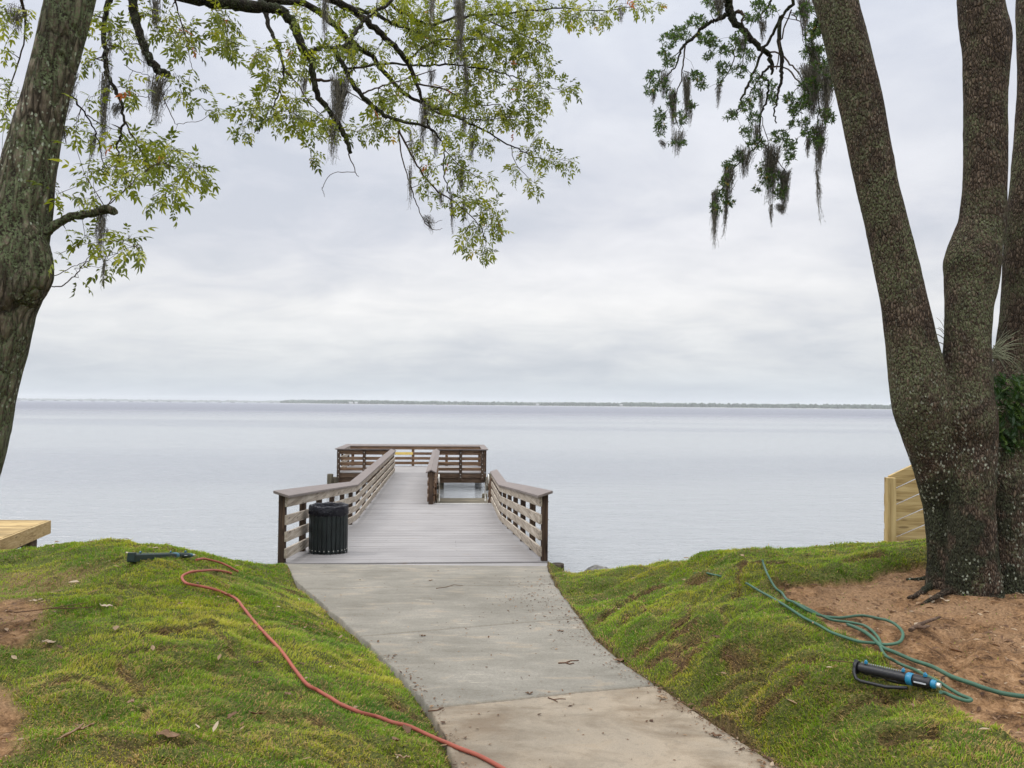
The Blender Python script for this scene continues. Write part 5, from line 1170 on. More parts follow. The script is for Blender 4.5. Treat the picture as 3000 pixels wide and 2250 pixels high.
def spiky(name, label, spots, seed, c):
    r = np.random.default_rng(seed); mb = MB(); mm, nt, b = mat(name+'_blade'); b.inputs['Base Color'].default_value = (*c, 1); b.inputs['Roughness'].default_value = .7
    for (x, y, Y, ex, ey) in spots:
        a = P(x, y, Y); e = P(ex, ey, Y-.12+r.uniform(-.1, .1)); L = (e-a).length; pts = []
        for q in range(7):
            t = q/6; pts.append(a*(1-t)+e*t+Vector((0, 0, .10*L*math.sin(math.pi*t))))
        b0 = len(mb.v)
        for q, p in enumerate(pts):
            w_ = .0045*(1-(q/6)**1.6)+.0006; mb.v += [tuple(p+Vector((0, 0, w_))), tuple(p-Vector((0, 0, w_))), tuple(p+Vector((0, -w_*.6, 0)))]
        for q in range(6):
            for u_, v_ in ((0, 1), (1, 2), (2, 0)): mb.face((b0+q*3+u_, b0+q*3+v_, b0+q*3+3+v_, b0+q*3+3+u_), 0, True)
    o = mb.build(name, mm); tag(o, label, 'air plant', 'spiky air plants in the oak forks'); return o
spiky('air_plant', 'thin spiky air plant in the left fork of the oak', [(2775, 985, 6.25, 2742, 930), (2772, 990, 6.25, 2740, 962), (2775, 1000, 6.25, 2726, 976), (2778, 1005, 6.25, 2728, 977), (2778, 1022, 6.25, 2730, 1008), (2772, 975, 6.25, 2761, 931), (2776, 990, 6.25, 2748, 958)], 3, (.16, .13, .075))
rr = np.random.default_rng(6); sp = []
for k in range(34):
    a = rr.uniform(-1.1, 1.0); L = rr.uniform(50, 120); sp.append((2902+rr.uniform(-3, 10), 1025+rr.uniform(-15, 30), 6.3, 2902+L*math.cos(a)*1.0, 1025+L*math.sin(a)*(1.0 if a > 0 else .75)))
spiky('air_plant', 'large clump of arching grey-green blades in the right fork of the oak above the fern', sp, 4, (.19, .20, .12))

# ------------------------------------------------------------ Spanish moss
def mat_moss():
    m, nt, b = mat('spanish_moss'); a = nt.add('ShaderNodeAttribute', attribute_name='tint').outputs['Fac']
    nt.link(nt.ramp(a, [(0, (.055, .048, .038)), (.5, (.13, .118, .095)), (1, (.27, .25, .205))]), b.inputs['Base Color']); b.inputs['Roughness'].default_value = 1; b.inputs['Specular IOR Level'].default_value = .1; return m
M_moss = mat_moss()
GH = 'Spanish moss hanging from the hickory limbs'; GO = 'Spanish moss hanging from the live oak limbs'
def moss(x, y0, y1, w_, Y, seed, label, dens=1.0, group=None):
    """a hanging clump: x centre, top, bottom and width in photo pixels"""
    r = np.random.default_rng(seed); n = int((14+w_*(3.0 if group == GO else 2.2))*dens); Vs = []; Fs = []; Ts = []; off = 0
    H = pxw(y1-y0, Y); Wm = pxw(w_, Y); org_ = np.array(P(x, y0, Y)); sw = r.normal(0, .02, 2)
    for k in range(n):
        fx = r.normal(0, .33); fx = max(-.5, min(.5, fx)); L = H*(1-1.35*abs(fx))*r.uniform(.35, 1.0)*(1 if k else 1); 
        st = r.uniform(-.12, .5)*H*(1-r.random()**2) if k > 3 else 0
        L = max(.04, min(L, H-st)); m = max(5, int(L/.022)); m = min(m, 46)
        p0 = org_+np.array([fx*Wm, r.normal(0, .25)*Wm, -st]); t = np.linspace(0, 1, m)
        wx = np.cumsum(r.normal(0, .0042, m))*(.4+.6*t)-fx*Wm*.55*t; wy = np.cumsum(r.normal(0, .0042, m))
        C = p0[None]+np.stack([wx+sw[0]*t, wy, -L*t], 1); wd = (.0020 if group == GO else .0016)*(1-.55*t)+.0004
        a = r.uniform(0, math.pi, m)+0; ax = np.stack([np.cos(a), np.sin(a), np.zeros(m)], 1)
        v = np.concatenate([C+ax*wd[:, None], C-ax*wd[:, None]]); i = np.arange(m-1)
        f = np.concatenate([np.stack([i, i+1, i+m+1], 1), np.stack([i, i+m+1, i+m], 1)]); Vs.append(v); Fs.append(f+off); off += len(v)
        tn = r.beta(2, 2); Ts.append(np.full(len(v), tn))
        # curly side tips
        q = max(2, m); j = r.integers(0, m, q); b0_ = C[j]; dd = norm(r.normal(0, 1, (q, 3))+np.array([0, 0, -.5])); ll = r.uniform(.008, .028, q)[:, None]; sd_ = norm(np.cross(dd, r.normal(0, 1, (q, 3))))*.0011
        v = np.stack([b0_+sd_, b0_-sd_, b0_+dd*ll*.6+np.array([0, 0, -.003])+sd_*.6, b0_+dd*ll+np.array([0, 0, -.008])], 1).reshape(-1, 3); i = np.arange(q)[:, None]*4
        Vs.append(v); Fs.append((np.concatenate([i+np.array([[0, 1, 2]]), i+np.array([[1, 3, 2]])]))+off); off += len(v); Ts.append(np.full(len(v), tn))
    o = np_mesh('spanish_moss', np.concatenate(Vs)-org_, np.concatenate(Fs), M_moss, attrs={'tint': np.concatenate(Ts)}); o.location = org_
    tag(o, label, 'spanish moss', group); return o
ms = []
def m6(x, y0, y1, w_, Y, lab, d=1.0): ms.append((600+x/1.6385, y0/1.6385, y1/1.6385, w_/1.6385, Y, lab, d, GH))
def m5(x, y0, y1, w_, Y, lab, d=1.0): ms.append((x/1.84375, y0/1.84375, y1/1.84375, w_/1.84375, Y, lab, d, GH))
def m7(x, y0, y1, w_, Y, lab, d=1.0): ms.append((1800+x/2.0733, y0/2.0733, y1/2.0733, w_/2.0733, Y, lab, d, GO))
m6(655, 375, 600, 95, 6.75, 'thick dark moss mass on the broken hanging limb near the picture centre top', 3.2); m6(625, 500, 790, 75, 6.8, 'ragged moss trailing below the dark mass at the end of the broken limb', 1.0)
m6(1222, -40, 340, 62, 7.8, 'longest dense dark moss column hanging at the top right of centre', 2.6); m6(1250, 280, 520, 30, 7.8, 'wispy moss strand continuing under the longest dark column', 1.2)
m6(1245, 540, 690, 20, 7.9, 'short dark moss tuft in the middle of the hickory leaves'); m6(1232, 800, 935, 48, 7.3, 'dark moss tuft on the lower hanging hickory branch')
m6(1182, 920, 1125, 22, 7.3, 'narrow moss tassel near the lowest hickory spray'); m6(1130, 915, 990, 30, 7.25, 'small moss knot at a fork just left of the narrow tassel')
m6(1060, 1035, 1120, 36, 7.0, 'small moss tuft at the end of the bare hanging twig'); m6(983, 800, 1005, 20, 7.0, 'thin moss strand along the bare hanging twig')
m6(1245, 960, 1090, 16, 7.35, 'thin moss strand inside the lowest hickory spray'); m6(1110, 630, 760, 55, 7.2, 'moss clump hanging at the curved hickory branch'); m6(1060, 480, 740, 50, 7.55, 'long moss clump on the third limb above the curved branch', 1.4)
m6(985, 620, 830, 18, 7.1, 'thin moss strand left of the curved branch'); m6(1285, 650, 800, 36, 8.1, 'loose moss below the long right-hand limb'); m6(575, -30, 240, 36, 6.6, 'long thin moss curtain crossing the main forked limb', 1.3)
m6(480, 370, 480, 34, 6.4, 'brownish moss tuft at the small left fork of the hickory'); m6(1092, -20, 160, 36, 7.6, 'moss tassel at the top edge left of the longest column'); m6(2000, 30, 115, 40, 8.7, 'small moss tuft at the far right tip of the hickory leaves')
m6(700, 190, 330, 50, 7.6, 'moss wisps on the grey mossy limb'); m6(1090, 330, 430, 40, 7.8, 'moss wisps among leaves right of the third limb'); m6(690, 230, 260, 60, 7.6, 'short moss fringe on top of the grey limb')
m5(865, 420, 680, 100, 5.9, 'bushy grey moss below the cut end of the thick left limb', 1.6); m5(575, 390, 860, 50, 5.8, 'long moss streamer on the thin limb beside the left trunk', 1.6); m5(596, 120, 400, 24, 5.8, 'moss fringe along the upper thin limb beside the left trunk')
m5(408, 400, 650, 36, 5.4, 'moss tassel close to the right side of the left trunk'); m5(840, -20, 200, 60, 6.0, 'moss clump at the top edge beside the thick left limb', 1.4); m5(515, 720, 890, 22, 5.3, 'narrow moss tassel on the thin drooping left branch'); m5(345, 680, 790, 26, 5.3, 'small pale moss tuft at the left trunk, halfway up')
m5(548, 1140, 1400, 66, 4.95, 'sparse moss hanging from the broken stub branch', .9); m5(562, 1400, 1560, 14, 5.0, 'thin moss thread under the stub branch'); m5(95, 40, 190, 90, 5.4, 'blurry moss clump at the top left corner', .9); m5(780, 200, 420, 30, 5.9, 'moss fringe on the inner bend of the thick left limb'); m5(640, 560, 640, 50, 5.8, 'small moss wisp across the thin left limb')
m7(625, -20, 140, 90, 7.7, 'moss bunch at the top of the oak branch', 1.2); m7(355, 550, 800, 48, 7.8, 'dark moss strip in the leftmost oak spray', 1.6); m7(440, 460, 750, 52, 7.8, 'long grey moss strip right of the leftmost oak spray', 1.7); m7(465, 620, 770, 28, 7.8, 'short moss strip beside the long grey one'); m7(315, 440, 600, 70, 7.8, 'moss patch within the leftmost oak leaves')
m7(390, 800, 955, 90, 7.8, 'moss fringe under the bottom of the leftmost oak spray', .8); m7(640, 510, 665, 30, 7.7, 'thin moss tuft at the tip of the short oak twig'); m7(900, 540, 730, 34, 7.7, 'moss tassel on the central oak branch'); m7(795, 900, 1080, 120, 7.7, 'wide moss curtain under the middle oak spray'); m7(960, 890, 1240, 110, 7.7, 'broad dense moss curtain in the middle oak spray', 1.9)
m7(1035, 1040, 1300, 70, 7.7, 'dense moss drape at the lower right of the middle oak spray', 1.9); m7(700, 1020, 1240, 80, 7.7, 'moss drape on the lower left oak spray', 1.6); m7(612, 1170, 1510, 40, 7.7, 'long pointed moss tassel, lowest of the left ones on the oak', 2.0); m7(686, 1200, 1450, 22, 7.7, 'thin moss tassel right of the lowest pointed one', 1.4)
m7(950, 1240, 1380, 18, 7.7, 'short thin moss wisp below the middle oak spray'); m7(1000, 1240, 1300, 60, 7.7, 'low moss fringe below the middle oak spray'); m7(1200, 400, 720, 150, 7.0, 'largest grey moss mass between the oak spray and the leaning stem', 2.4); m7(1300, 430, 770, 80, 6.8, 'moss mass against the left side of the leaning oak stem', 1.8)
m7(1250, 760, 1060, 72, 7.0, 'dark pointed moss clump below the largest mass', 2.0); m7(1228, 1000, 1370, 9, 7.0, 'single very long moss thread hanging lowest near the leaning stem', 1.2); m7(1150, -20, 230, 80, 7.0, 'moss drape at the top beside the leaning stem', 1.3); m7(900, 120, 260, 50, 7.5, 'moss wisps on the upper middle oak branch')
m7(780, 230, 330, 70, 7.7, 'moss tuft under the main oak branch'); m7(860, 760, 900, 60, 7.7, 'moss wound round the thin middle oak branch'); m7(280, 850, 900, 20, 7.8, 'tiny moss thread at the bottom of the leftmost spray'); m7(1180, 830, 960, 40, 7.0, 'ragged moss left of the dark pointed clump'); m7(245, 560, 640, 20, 7.8, 'tiny moss tuft at the far left oak tip')
m7(1200, 260, 420, 90, 6.9, 'loose upper moss among the oak leaves by the stem')
for i, (x, y0, y1, w_, Y, lab, d_, g_) in enumerate(ms): moss(x, y0, y1, w_, Y, 100+i, lab, d_, g_)

# ------------------------------------------------------------ turf blades
def mat_grass():
    m, nt, b = mat('grass_blade'); a = nt.add('ShaderNodeAttribute', attribute_name='col').outputs['Color']; out = nt.n['Material Output']
    nt.link(a, b.inputs['Base Color']); b.inputs['Roughness'].default_value = .6; b.inputs['Specular IOR Level'].default_value = .25
    tr = nt.add('ShaderNodeBsdfTranslucent'); nt.link(nt.mix(1.0, a, rgb(1.25, 1.3, .8), 'MULTIPLY'), tr.inputs[0])
    mx = nt.add('ShaderNodeMixShader'); mx.inputs[0].default_value = .35; nt.link(b.outputs[0], mx.inputs[1]); nt.link(tr.outputs[0], mx.inputs[2]); nt.link(mx.outputs[0], out.inputs[0]); return m
GRY, GRX = np.gradient(np.where(inpath, Z0, Z), GY, GX)
GRX = np.clip(GRX, -3, 3); GRY = np.clip(GRY, -3, 3)
def make_grass():
    r = np.random.default_rng(77); X = []; Y = []
    for y0, y1, dens in ((2.7, 3.6, 13000), (3.6, 4.6, 11500), (4.6, 5.8, 9500), (5.8, 7.2, 7500), (7.2, 9.2, 5200), (9.2, 11.6, 3500)):
        w_ = .70*y1+.55; n = int(2.4*dens*(y1-y0)*2*w_); X.append(r.uniform(-w_, w_, n)); Y.append(r.uniform(y0, y1, n))
    X = np.concatenate(X); Y = np.concatenate(Y)
    out = (X < xl(Y)-.005) | (X > xr(Y)+.005) | (Y > 11.05); X, Y = X[out], Y[out]
    z = bil(Z, X, Y); bb = bil(bare, X, Y); br = bil(brown, X, Y)
    gxs = bil(GRX, X, Y); gys = bil(GRY, X, Y); keep = (r.random(len(X)) < np.sqrt(1+gxs**2+gys**2)/2.4) & (z > -1.0) & (r.random(len(X)) > np.clip(bb*1.25-.05, 0, .985)) & ~((Y > 10.9) & (X > -3.3) & (X < .7)) & (bil(SEAM, X, Y) > .010*r.random(len(X))) & (r.random(len(X)) > .12*br)
    # crests hide what lies far behind them; keep everything else
    X, Y, z, br, bb, gxs, gys = X[keep], Y[keep], z[keep], br[keep], bb[keep], gxs[keep], gys[keep]; n = len(X)
    Un = norm(np.stack([-gxs, -gys, np.ones(n)], 1))*.6+np.array([0, 0, .4]); Un = norm(Un)
    big = fbm(X*1.3, Y*1.3, 4, 31.0); mid = fbm(X*5, Y*5, 3, 37.0); fine = r.normal(0, .5, n)
    g = np.clip(.56+.62*big+.55*mid+.16*fine, 0, 1)          # 0 deep green .. 1 yellow-green
    c0 = np.array([.050, .138, .006]); c1 = np.array([.170, .270, .012]); c2 = np.array([.37, .36, .036])
    C = np.where(g[:, None] < .5, c0+(c1-c0)*(g[:, None]*2), c1+(c2-c1)*(g[:, None]*2-1))
    st = fbm(X*2.4, Y*2.4, 4, 51.0)+.5*fbm(X*9, Y*9, 2, 55.0)
    dry = r.random(n) < np.clip(.15+.15*np.clip((5.2-Y)/1.6, 0, 1)+.5*np.clip(st-.05, 0, 1)+.75*br+.3*bb, 0, .92)
    straw = np.array([.37, .255, .095])*r.uniform(.55, 1.3, (n, 1)); C = np.where(dry[:, None], straw, C*r.uniform(.72, 1.25, (n, 1)))
    tuft = fbm(X*11, Y*11, 2, 63.0)
    h = (.018+.022*np.clip(tuft+.3, 0, 1.2)+.008*np.clip(fbm(X*2, Y*2, 3, 71.0), -1, 1))*r.uniform(.55, 1.35, n)*(1-.25*bb); h *= np.where(dry, .85, 1)
    h *= np.where(r.random(n) < .004, 1.9, 1); h *= np.clip(.8+Y*.03, .85, 1.1)
    w_ = (.0012+.00018*Y)*r.uniform(.75, 1.3, n)
    az = r.uniform(0, 2*math.pi, n); lean = r.uniform(.25, 1.05, n)+.5*dry
    wind = 2.2*fbm(X*.9, Y*.9, 2, 81.0); az = np.where(r.random(n) < .45, wind, az)
    d = np.stack([np.cos(az), np.sin(az)], 1); s = np.stack([-np.sin(az), np.cos(az)], 1)
    B = np.stack([X, Y, z-.004], 1); Sv = np.c_[s*w_[:, None], np.zeros(n)]
    mid_ = B+np.c_[d*(h*lean*.35)[:, None], h*0]+Un*(h*.62)[:, None]; tip = B+np.c_[d*(h*lean*.95)[:, None], h*0]+Un*(h*(1-.28*np.clip(lean, 0, 1.6)))[:, None]
    V = np.stack([B+Sv, B-Sv, mid_+Sv*.8, mid_-Sv*.8, tip], 1).reshape(-1, 3); i = np.arange(n)[:, None]*5
    Fa = np.concatenate([i+np.array([[0, 1, 3]]), i+np.array([[0, 3, 2]]), i+np.array([[2, 3, 4]])])
    col = np.c_[np.repeat(C, 5, axis=0), np.ones(n*5)]
    o = np_mesh('grass', V, Fa, mat_grass(), attrs={'col': col}); print('blades', n)
    tag(o, 'fresh bright green and straw-tipped turf covering both banks beside the path', 'grass', kind='stuff')
make_grass()

# ------------------------------------------------------------ litter
M_lit = leafmat('dry_litter', [(0, (.06, .030, .018)), (.45, (.19, .105, .055)), (.8, (.36, .25, .15)), (1, (.52, .44, .33))], (1, .8, .6))
def chips(name, B, L, Wd, tint, seed, label, cat, lift=.004, curl=.25):
    r = np.random.default_rng(seed); n = len(B); az = r.uniform(0, 2*math.pi, n); D = norm(np.stack([np.cos(az), np.sin(az), r.normal(0, .12, n)], 1))
    N = norm(np.stack([r.normal(0, .2, n), r.normal(0, .2, n), np.ones(n)], 1)); S = norm(np.cross(D, N)); N = np.cross(S, D)
    B = B+np.array([0, 0, lift]); v, f = leaflets(B, D, S, N, L, Wd, curl, r.uniform(-.2, .1))
    o = np_mesh(name, v, f, M_lit, attrs={'tint': np.repeat(tint, 8)}); tag(o, label, cat, kind='stuff'); return o
r = np.random.default_rng(5)
# crumbs, bark bits and oak leaflets on the slab
n = 480; yy = r.uniform(3.2, 10.8, n); uu = r.random(n); xx = xl(yy)*(1-uu)+xr(yy)*uu; Bp = np.stack([xx, yy, .72-.0655*yy+.001], 1)
n2 = 900; y2 = np.concatenate([r.uniform(6.3, 10.0, 420), r.uniform(3.4, 7.5, 480)]); u2 = np.abs(r.normal(0, .045, n2)); u2[:420] *= 2.2; x2 = xr(y2)-u2*(xr(y2)-xl(y2)); B2 = np.stack([x2, y2, .72-.0655*y2+.002], 1)
n3 = 260; y3 = r.uniform(3.4, 6.0, n3); x3 = xl(y3)+np.abs(r.normal(0, .06, n3)); B3 = np.stack([x3, y3, .72-.0655*y3+.002], 1)
n4 = 260; c4 = on_path(1140, 1300); y4 = r.normal(c4.y, .55, n4); x4 = np.minimum(r.normal(c4.x, .28, n4), xr(y4)-.02); B4 = np.stack([x4, y4, .72-.0655*y4+.002], 1)
n5 = 420; y5 = r.uniform(3.3, 5.6, n5); x5 = xr(y5)-np.abs(r.normal(0, .035, n5)); B5 = np.stack([x5, y5, .72-.0655*y5+.003], 1)
Bp = np.concatenate([Bp, B2, B3, B4, B5]); n = len(Bp); L = r.gamma(2.0, .0052, n)+.004
chips('path_litter', Bp, L, L*r.uniform(.25, .6, n), np.clip(r.beta(1.3, 2.2, n), 0, 1), 6, 'small dry leaf and bark crumbs scattered over the concrete path', 'leaf litter', .003)
# debris over the bare soil and the turf
m_ = (bare > .6) & (~inpath) & (Z > .2) & (YY > 2.8) & (np.abs(XX) < 6.5); js, is_ = np.where(m_); k = r.integers(0, len(js), 5200)
xs = XX[js[k], is_[k]]+r.uniform(-.015, .015, len(k)); ysx = YY[js[k], is_[k]]+r.uniform(-.015, .015, len(k))
Bs = np.stack([xs, ysx, bil(Z, xs, ysx)], 1); n = len(Bs); L = r.gamma(2.2, .011, n)+.007
chips('soil_litter', Bs, L, L*r.uniform(.12, .45, n), np.clip(r.beta(1.6, 1.9, n), 0, 1), 7, 'dry leaves, bark chips and twig bits lying on the bare soil', 'leaf litter', .005)
n = 6500; k = r.integers(0, len(js), n); xs = XX[js[k], is_[k]]+r.uniform(-.02, .02, n); ysx = YY[js[k], is_[k]]+r.uniform(-.02, .02, n)
kk = fbm(xs*1.8, ysx*1.8, 3, 90.0)+.25*r.normal(0, 1, n) > .0; xs, ysx = xs[kk], ysx[kk]; n = len(xs)
Bs = np.stack([xs, ysx, bil(Z, xs, ysx)], 1); L = r.uniform(.02, .075, n)
chips('pine_straw', Bs, L, L*0+.0028, np.clip(r.beta(2.0, 2.4, n)*.8, 0, 1), 17, 'reddish brown pine straw strewn over the bare soil', 'pine straw', .006, .1)
m_ = (bare < .3) & (~inpath) & (Z > -.1) & (YY > 2.8) & (YY < 10) & (np.abs(XX) < 6); js, is_ = np.where(m_); k = r.integers(0, len(js), 420)
xs = XX[js[k], is_[k]]; ysx = YY[js[k], is_[k]]; Bs = np.stack([xs, ysx, bil(Z, xs, ysx)+.028], 1); n = len(Bs); L = r.gamma(3, .010, n)+.012
chips('turf_litter', Bs, L, L*r.uniform(.22, .5, n), np.clip(r.beta(2.2, 1.4, n), 0, 1), 8, 'scattered small dry leaves caught in the turf', 'leaf litter', .004)

# larger fallen leaves, one by one
def big_leaf(px, py, L, tint, ang, label, onpath=False, wd=.42, curl=.35, lift=.030):
    q = on_path(px, py) if onpath else hit(px, py); rr_ = random.Random(int(px*7+py)); n = 9; V = []; Fc = []
    for i in range(n+1):
        t = i/n; w_ = L*wd*.5*math.sin(math.pi*min(1, max(0, t*.94+.03)))**.8; z = .25*L*(t-.5)**2*2+rr_.uniform(-.004, .004)
        wav = .006*math.sin(t*9+px)
        for j, s_ in enumerate((-1, -.5, 0, .5, 1)): V.append(((t-.5)*L, s_*w_+wav, z+curl*abs(s_)**1.5*w_+.003*math.sin(t*14+s_*3)))
    for i in range(n):
        for j in range(4): a = i*5+j; Fc.append((a, a+1, a+6, a+5))
    V = np.array(V); b0_ = len(V)
    o = np_mesh('fallen_leaf', V, np.array(Fc), M_lit, smooth=True, attrs={'tint': np.clip(tint+np.random.default_rng(int(px)).normal(0, .03, b0_), 0, 1)})
    o.location = (q.x, q.y, q.z+(.006 if onpath else lift)); o.rotation_euler = (rr_.uniform(-.35, .35)*(0 if onpath else 1), rr_.uniform(-.3, .3)*(0 if onpath else 1), R(ang))
    md = o.modifiers.new('thick', 'SOLIDIFY'); md.thickness = .0012
    tag(o, label, 'leaf', 'large fallen leaves')
G = 'large fallen leaves'
for a in [(228, 1319, .085, .98, 30, 'pale curled leaf on the turf just right of the left bare patch'), (155, 1601, .115, .62, 50, 'big reddish brown curled leaf on the turf at lower left'), (185, 1588, .08, .55, 10, 'brown leaf touching the tip of the big reddish one at lower left'),
          (558, 1443, .065, .22, -10, 'dark red leaf on the turf between the left seams and the orange hose'), (105, 1398, .075, .92, 20, 'pale leaf at the lower rim of the left bare patch'), (78, 1307, .09, .95, 15, 'broad pale pink leaf in the left bare patch'),
          (362, 1604, .10, .5, 5, 'long flat brown leaf lying left of the lower left centre turf'), (500, 1560, .07, .40, 70, 'upright small brown leaf in the middle of the lower left turf'), (553, 1555, .085, .42, 20, 'brown folded leaf right of the upright small one'),
          (620, 1512, .06, .62, 60, 'tan leaf midway between hose and lower left edge'), (855, 1612, .08, .55, 110, 'brown leaf near the bottom beside the orange hose'), (880, 1590, .09, .35, 120, 'dark brown leaf close below the hose bend near the bottom'),
          (760, 1545, .07, .80, 25, 'light tan leaf beside the orange hose by the path edge'), (283, 1530, .05, .65, 80, 'small tan leaf on the left turf above the big reddish one'), (868, 1650, .075, .75, 10, 'tan leaf at the very bottom left of the path'),
          (1548, 1386, .07, .2, 10, 'dark oval leaf on the right bank below the hole'), (1526, 1398, .05, .25, 20, 'small dark leaf just left of the dark oval one on the right bank'), (1577, 1430, .05, .3, 0, 'small brown leaf on the right bank mid slope'),
          (1820, 1362, .08, .5, 30, 'brown leaf lying inside the green hose loop'), (2040, 1305, .07, .95, -10, 'pale leaf on the soil at the foot of the oak'), (1700, 1272, .06, .4, 50, 'brown leaf under the turf ledge beside the green hose')]:
    big_leaf(*a)
for a in [(913, 1375, .055, .35, 5, 'small brown leaf on the second slab of the path near the left'), (1210, 1365, .06, .42, 0, 'orange brown leaf on the path just before the middle joint'), (1143, 1500, .05, .3, 10, 'tiny dark red leaf in the middle of the third slab'),
          (1430, 1510, .075, .8, -30, 'pale folded leaf on the sandy near slab'), (1340, 1430, .11, .5, 5, 'large reddish leaf wedged at the right rim of the path'), (930, 1255, .05, .5, 15, 'small curled leaf near the head of the path'), (1545, 1592, .07, .35, -25, 'brown leaf at the right rim of the sandy slab')]:
    big_leaf(*a, onpath=True, curl=.5)

# twigs lying about
M_tw2 = twigmat('dry_twig', (.10, .052, .032))
def twig(name, pts, w_, label, onpath=True, c=None):
    c = c or M_tw2; w_ = w_*.72
    mb = MB()
    for pl in pts:
        q = []
        for (x, y) in pl:
            p = on_path(x, y) if onpath else hit(x, y); q.append(Vector((p.x, p.y, p.z+(.006 if onpath else .035))))
        mb.tube(q, [w_*(1-.6*i/len(q)) for i in range(len(q))], 6)
    tag(mb.build(name, c), label, 'twig', 'twigs lying on the ground')
twig('fallen_twig', [[(968, 1334), (978, 1332), (992, 1331), (1008, 1325), (1018, 1327)]] if 0 else [[(1206, 1434), (1222, 1433), (1232, 1429), (1250, 1428)], [(1222, 1433), (1230, 1436), (1240, 1434)]], .0075, 'dark forked twig lying across the third slab of the path')
twig('fallen_twig', [[(942, 1272), (965, 1269), (980, 1264), (1000, 1266)]], .005, 'thin straight twig on the path near the deck')
twig('fallen_twig', [[(1184, 1509), (1196, 1513), (1210, 1511), (1222, 1512)], [(1196, 1513), (1204, 1518)]], .005, 'small dark twig by the near joint of the path')
twig('fallen_twig', [[(925, 1538), (945, 1536), (958, 1530)]], .006, 'short twig at the left end of the near joint')
twig('fallen_twig', [[(30, 1334), (80, 1329), (130, 1322), (190, 1313)], [(110, 1325), (150, 1326), (200, 1322)]], .006, 'long thin dry twig across the left bare patch', False)
twig('fallen_twig', [[(1790, 1440), (1850, 1446)]], .004, 'thin pale twig on the soil by the right sprinkler', False)
twig('fallen_twig', [[(1966, 1374), (1985, 1362), (2010, 1352), (2030, 1345)], [(1978, 1366), (1994, 1368), (2006, 1364)]], .020, 'thick dark rotten wood piece on the soil mound below the oak', False, wood('rotten_wood', ((.02, .012, .008), (.07, .042, .027), (.14, .09, .06)), 'x'))
# dark clods where turf is torn
M_clod = plain('dark_soil_clod', (.06, .036, .022), .95, .1, var=.4, vs=30)

# ------------------------------------------------------------ hoses
def hose(name, runs, rad, m, label):
    mb = MB()
    for pts in runs:
        P3 = []
        for p in pts:
            lift = p[2] if len(p) > 2 else .030
            if p[0] < 1400 and p[1] > 1615: q = on_path(p[0], p[1]); lift = .012
            else: q = hitg(Z+lift, p[0], p[1]); lift = 0
            P3.append(Vector((q.x, q.y, q.z+lift)))
        out = []; n = len(P3)
        for i in range(n-1):
            p0 = P3[max(i-1, 0)]; p1 = P3[i]; p2 = P3[i+1]; p3 = P3[min(i+2, n-1)]
            for k in range(8):
                t = k/8; out.append(.5*((2*p1)+(-p0+p2)*t+(2*p0-5*p1+4*p2-p3)*t*t+(-p0+3*p1-3*p2+p3)*t**3))
        out.append(P3[-1])
        for i, q in enumerate(out):
            g_ = gz(q.x, q.y); 
            if q.x > xl(q.y) and q.x < xr(q.y): g_ = .72-.0655*q.y
            q.z = max(q.z, g_+rad*.8)
        for _ in range(7): out = [out[0]]+[Vector((out[i].x, out[i].y, (out[i-1].z+out[i].z*2+out[i+1].z)/4)) for i in range(1, len(out)-1)]+[out[-1]]
        mb.tube(out, rad, 12)
    o = mb.build(name, m); tag(o, label, 'garden hose'); return o
M_or = plain('orange_hose_rubber', (.265, .066, .040), .65, .4, var=.1, vs=3)
M_gr = plain('green_hose_rubber', (.040, .098, .062), .6, .35, var=.14, vs=3)
hose('garden_hose', [[(424, 1209, .05), (440, 1207, .045), (460, 1211, .04), (480, 1217, .03), (500, 1227, .02), (512, 1236, .0), (514, 1243, -.03)],
                     [(500, 1243, -.01), (488, 1236, .02), (465, 1233, .03), (432, 1232, .035), (408, 1237, .035), (395, 1244, .035), (394, 1252, .035), (404, 1260, .035), (430, 1266, .035), (456, 1272, .035), (484, 1281, .035), (510, 1295, .03), (526, 1313, .03), (545, 1338, .03), (572, 1368, .03), (598, 1395, .03), (618, 1420, .03), (640, 1452, .03), (664, 1478, .03), (688, 1493, .03), (712, 1507, .03), (738, 1522, .03), (775, 1537, .03), (815, 1550, .03), (850, 1560, .03), (890, 1572, .03), (935, 1594, .025), (985, 1618, .02), (1035, 1638, .02), (1080, 1662, .02), (1125, 1690, .02), (1180, 1730, .02)]],
     .0112, M_or, 'long orange-red garden hose winding over the left bank to the path')
hose('garden_hose', [[(1647, 1210, .035), (1650, 1222, .03), (1657, 1238, .025), (1664, 1254, .03), (1675, 1270, .03), (1688, 1282, .03), (1700, 1294, .03), (1716, 1302, .03), (1740, 1316, .03), (1770, 1330, .03), (1810, 1334, .03), (1860, 1332, .03), (1905, 1336, .03), (1934, 1349, .03), (1950, 1368, .03), (1944, 1386, .03), (1920, 1392, .03), (1890, 1391, .03), (1850, 1384, .03), (1800, 1368, .03), (1770, 1352, .03), (1730, 1330, .03), (1690, 1304, .03), (1650, 1282, .03), (1612, 1260, .02)],
                     [(1560, 1246, .01), (1530, 1240, .02), (1500, 1240, .0)]],
     .0092, M_gr, 'green garden hose looped on the soil in front of the oak')
hose('garden_hose', [[(1700, 1296, .03), (1740, 1312, .03), (1790, 1338, .03), (1830, 1344, .03), (1862, 1350, .03), (1884, 1362, .03), (1900, 1384, .03), (1902, 1400, .03), (1914, 1416, .03), (1935, 1430, .03), (1970, 1446, .03), (2010, 1462, .03), (2040, 1482, .03), (2072, 1500, .03), (2092, 1508, .03), (2098, 1513, .03), (2088, 1514, .03), (2066, 1508, .035), (2042, 1498, .04), (2032, 1495, .045)]],
     .0088, M_gr, 'green garden hose feeding the right-hand sprinkler and doubling back on itself')
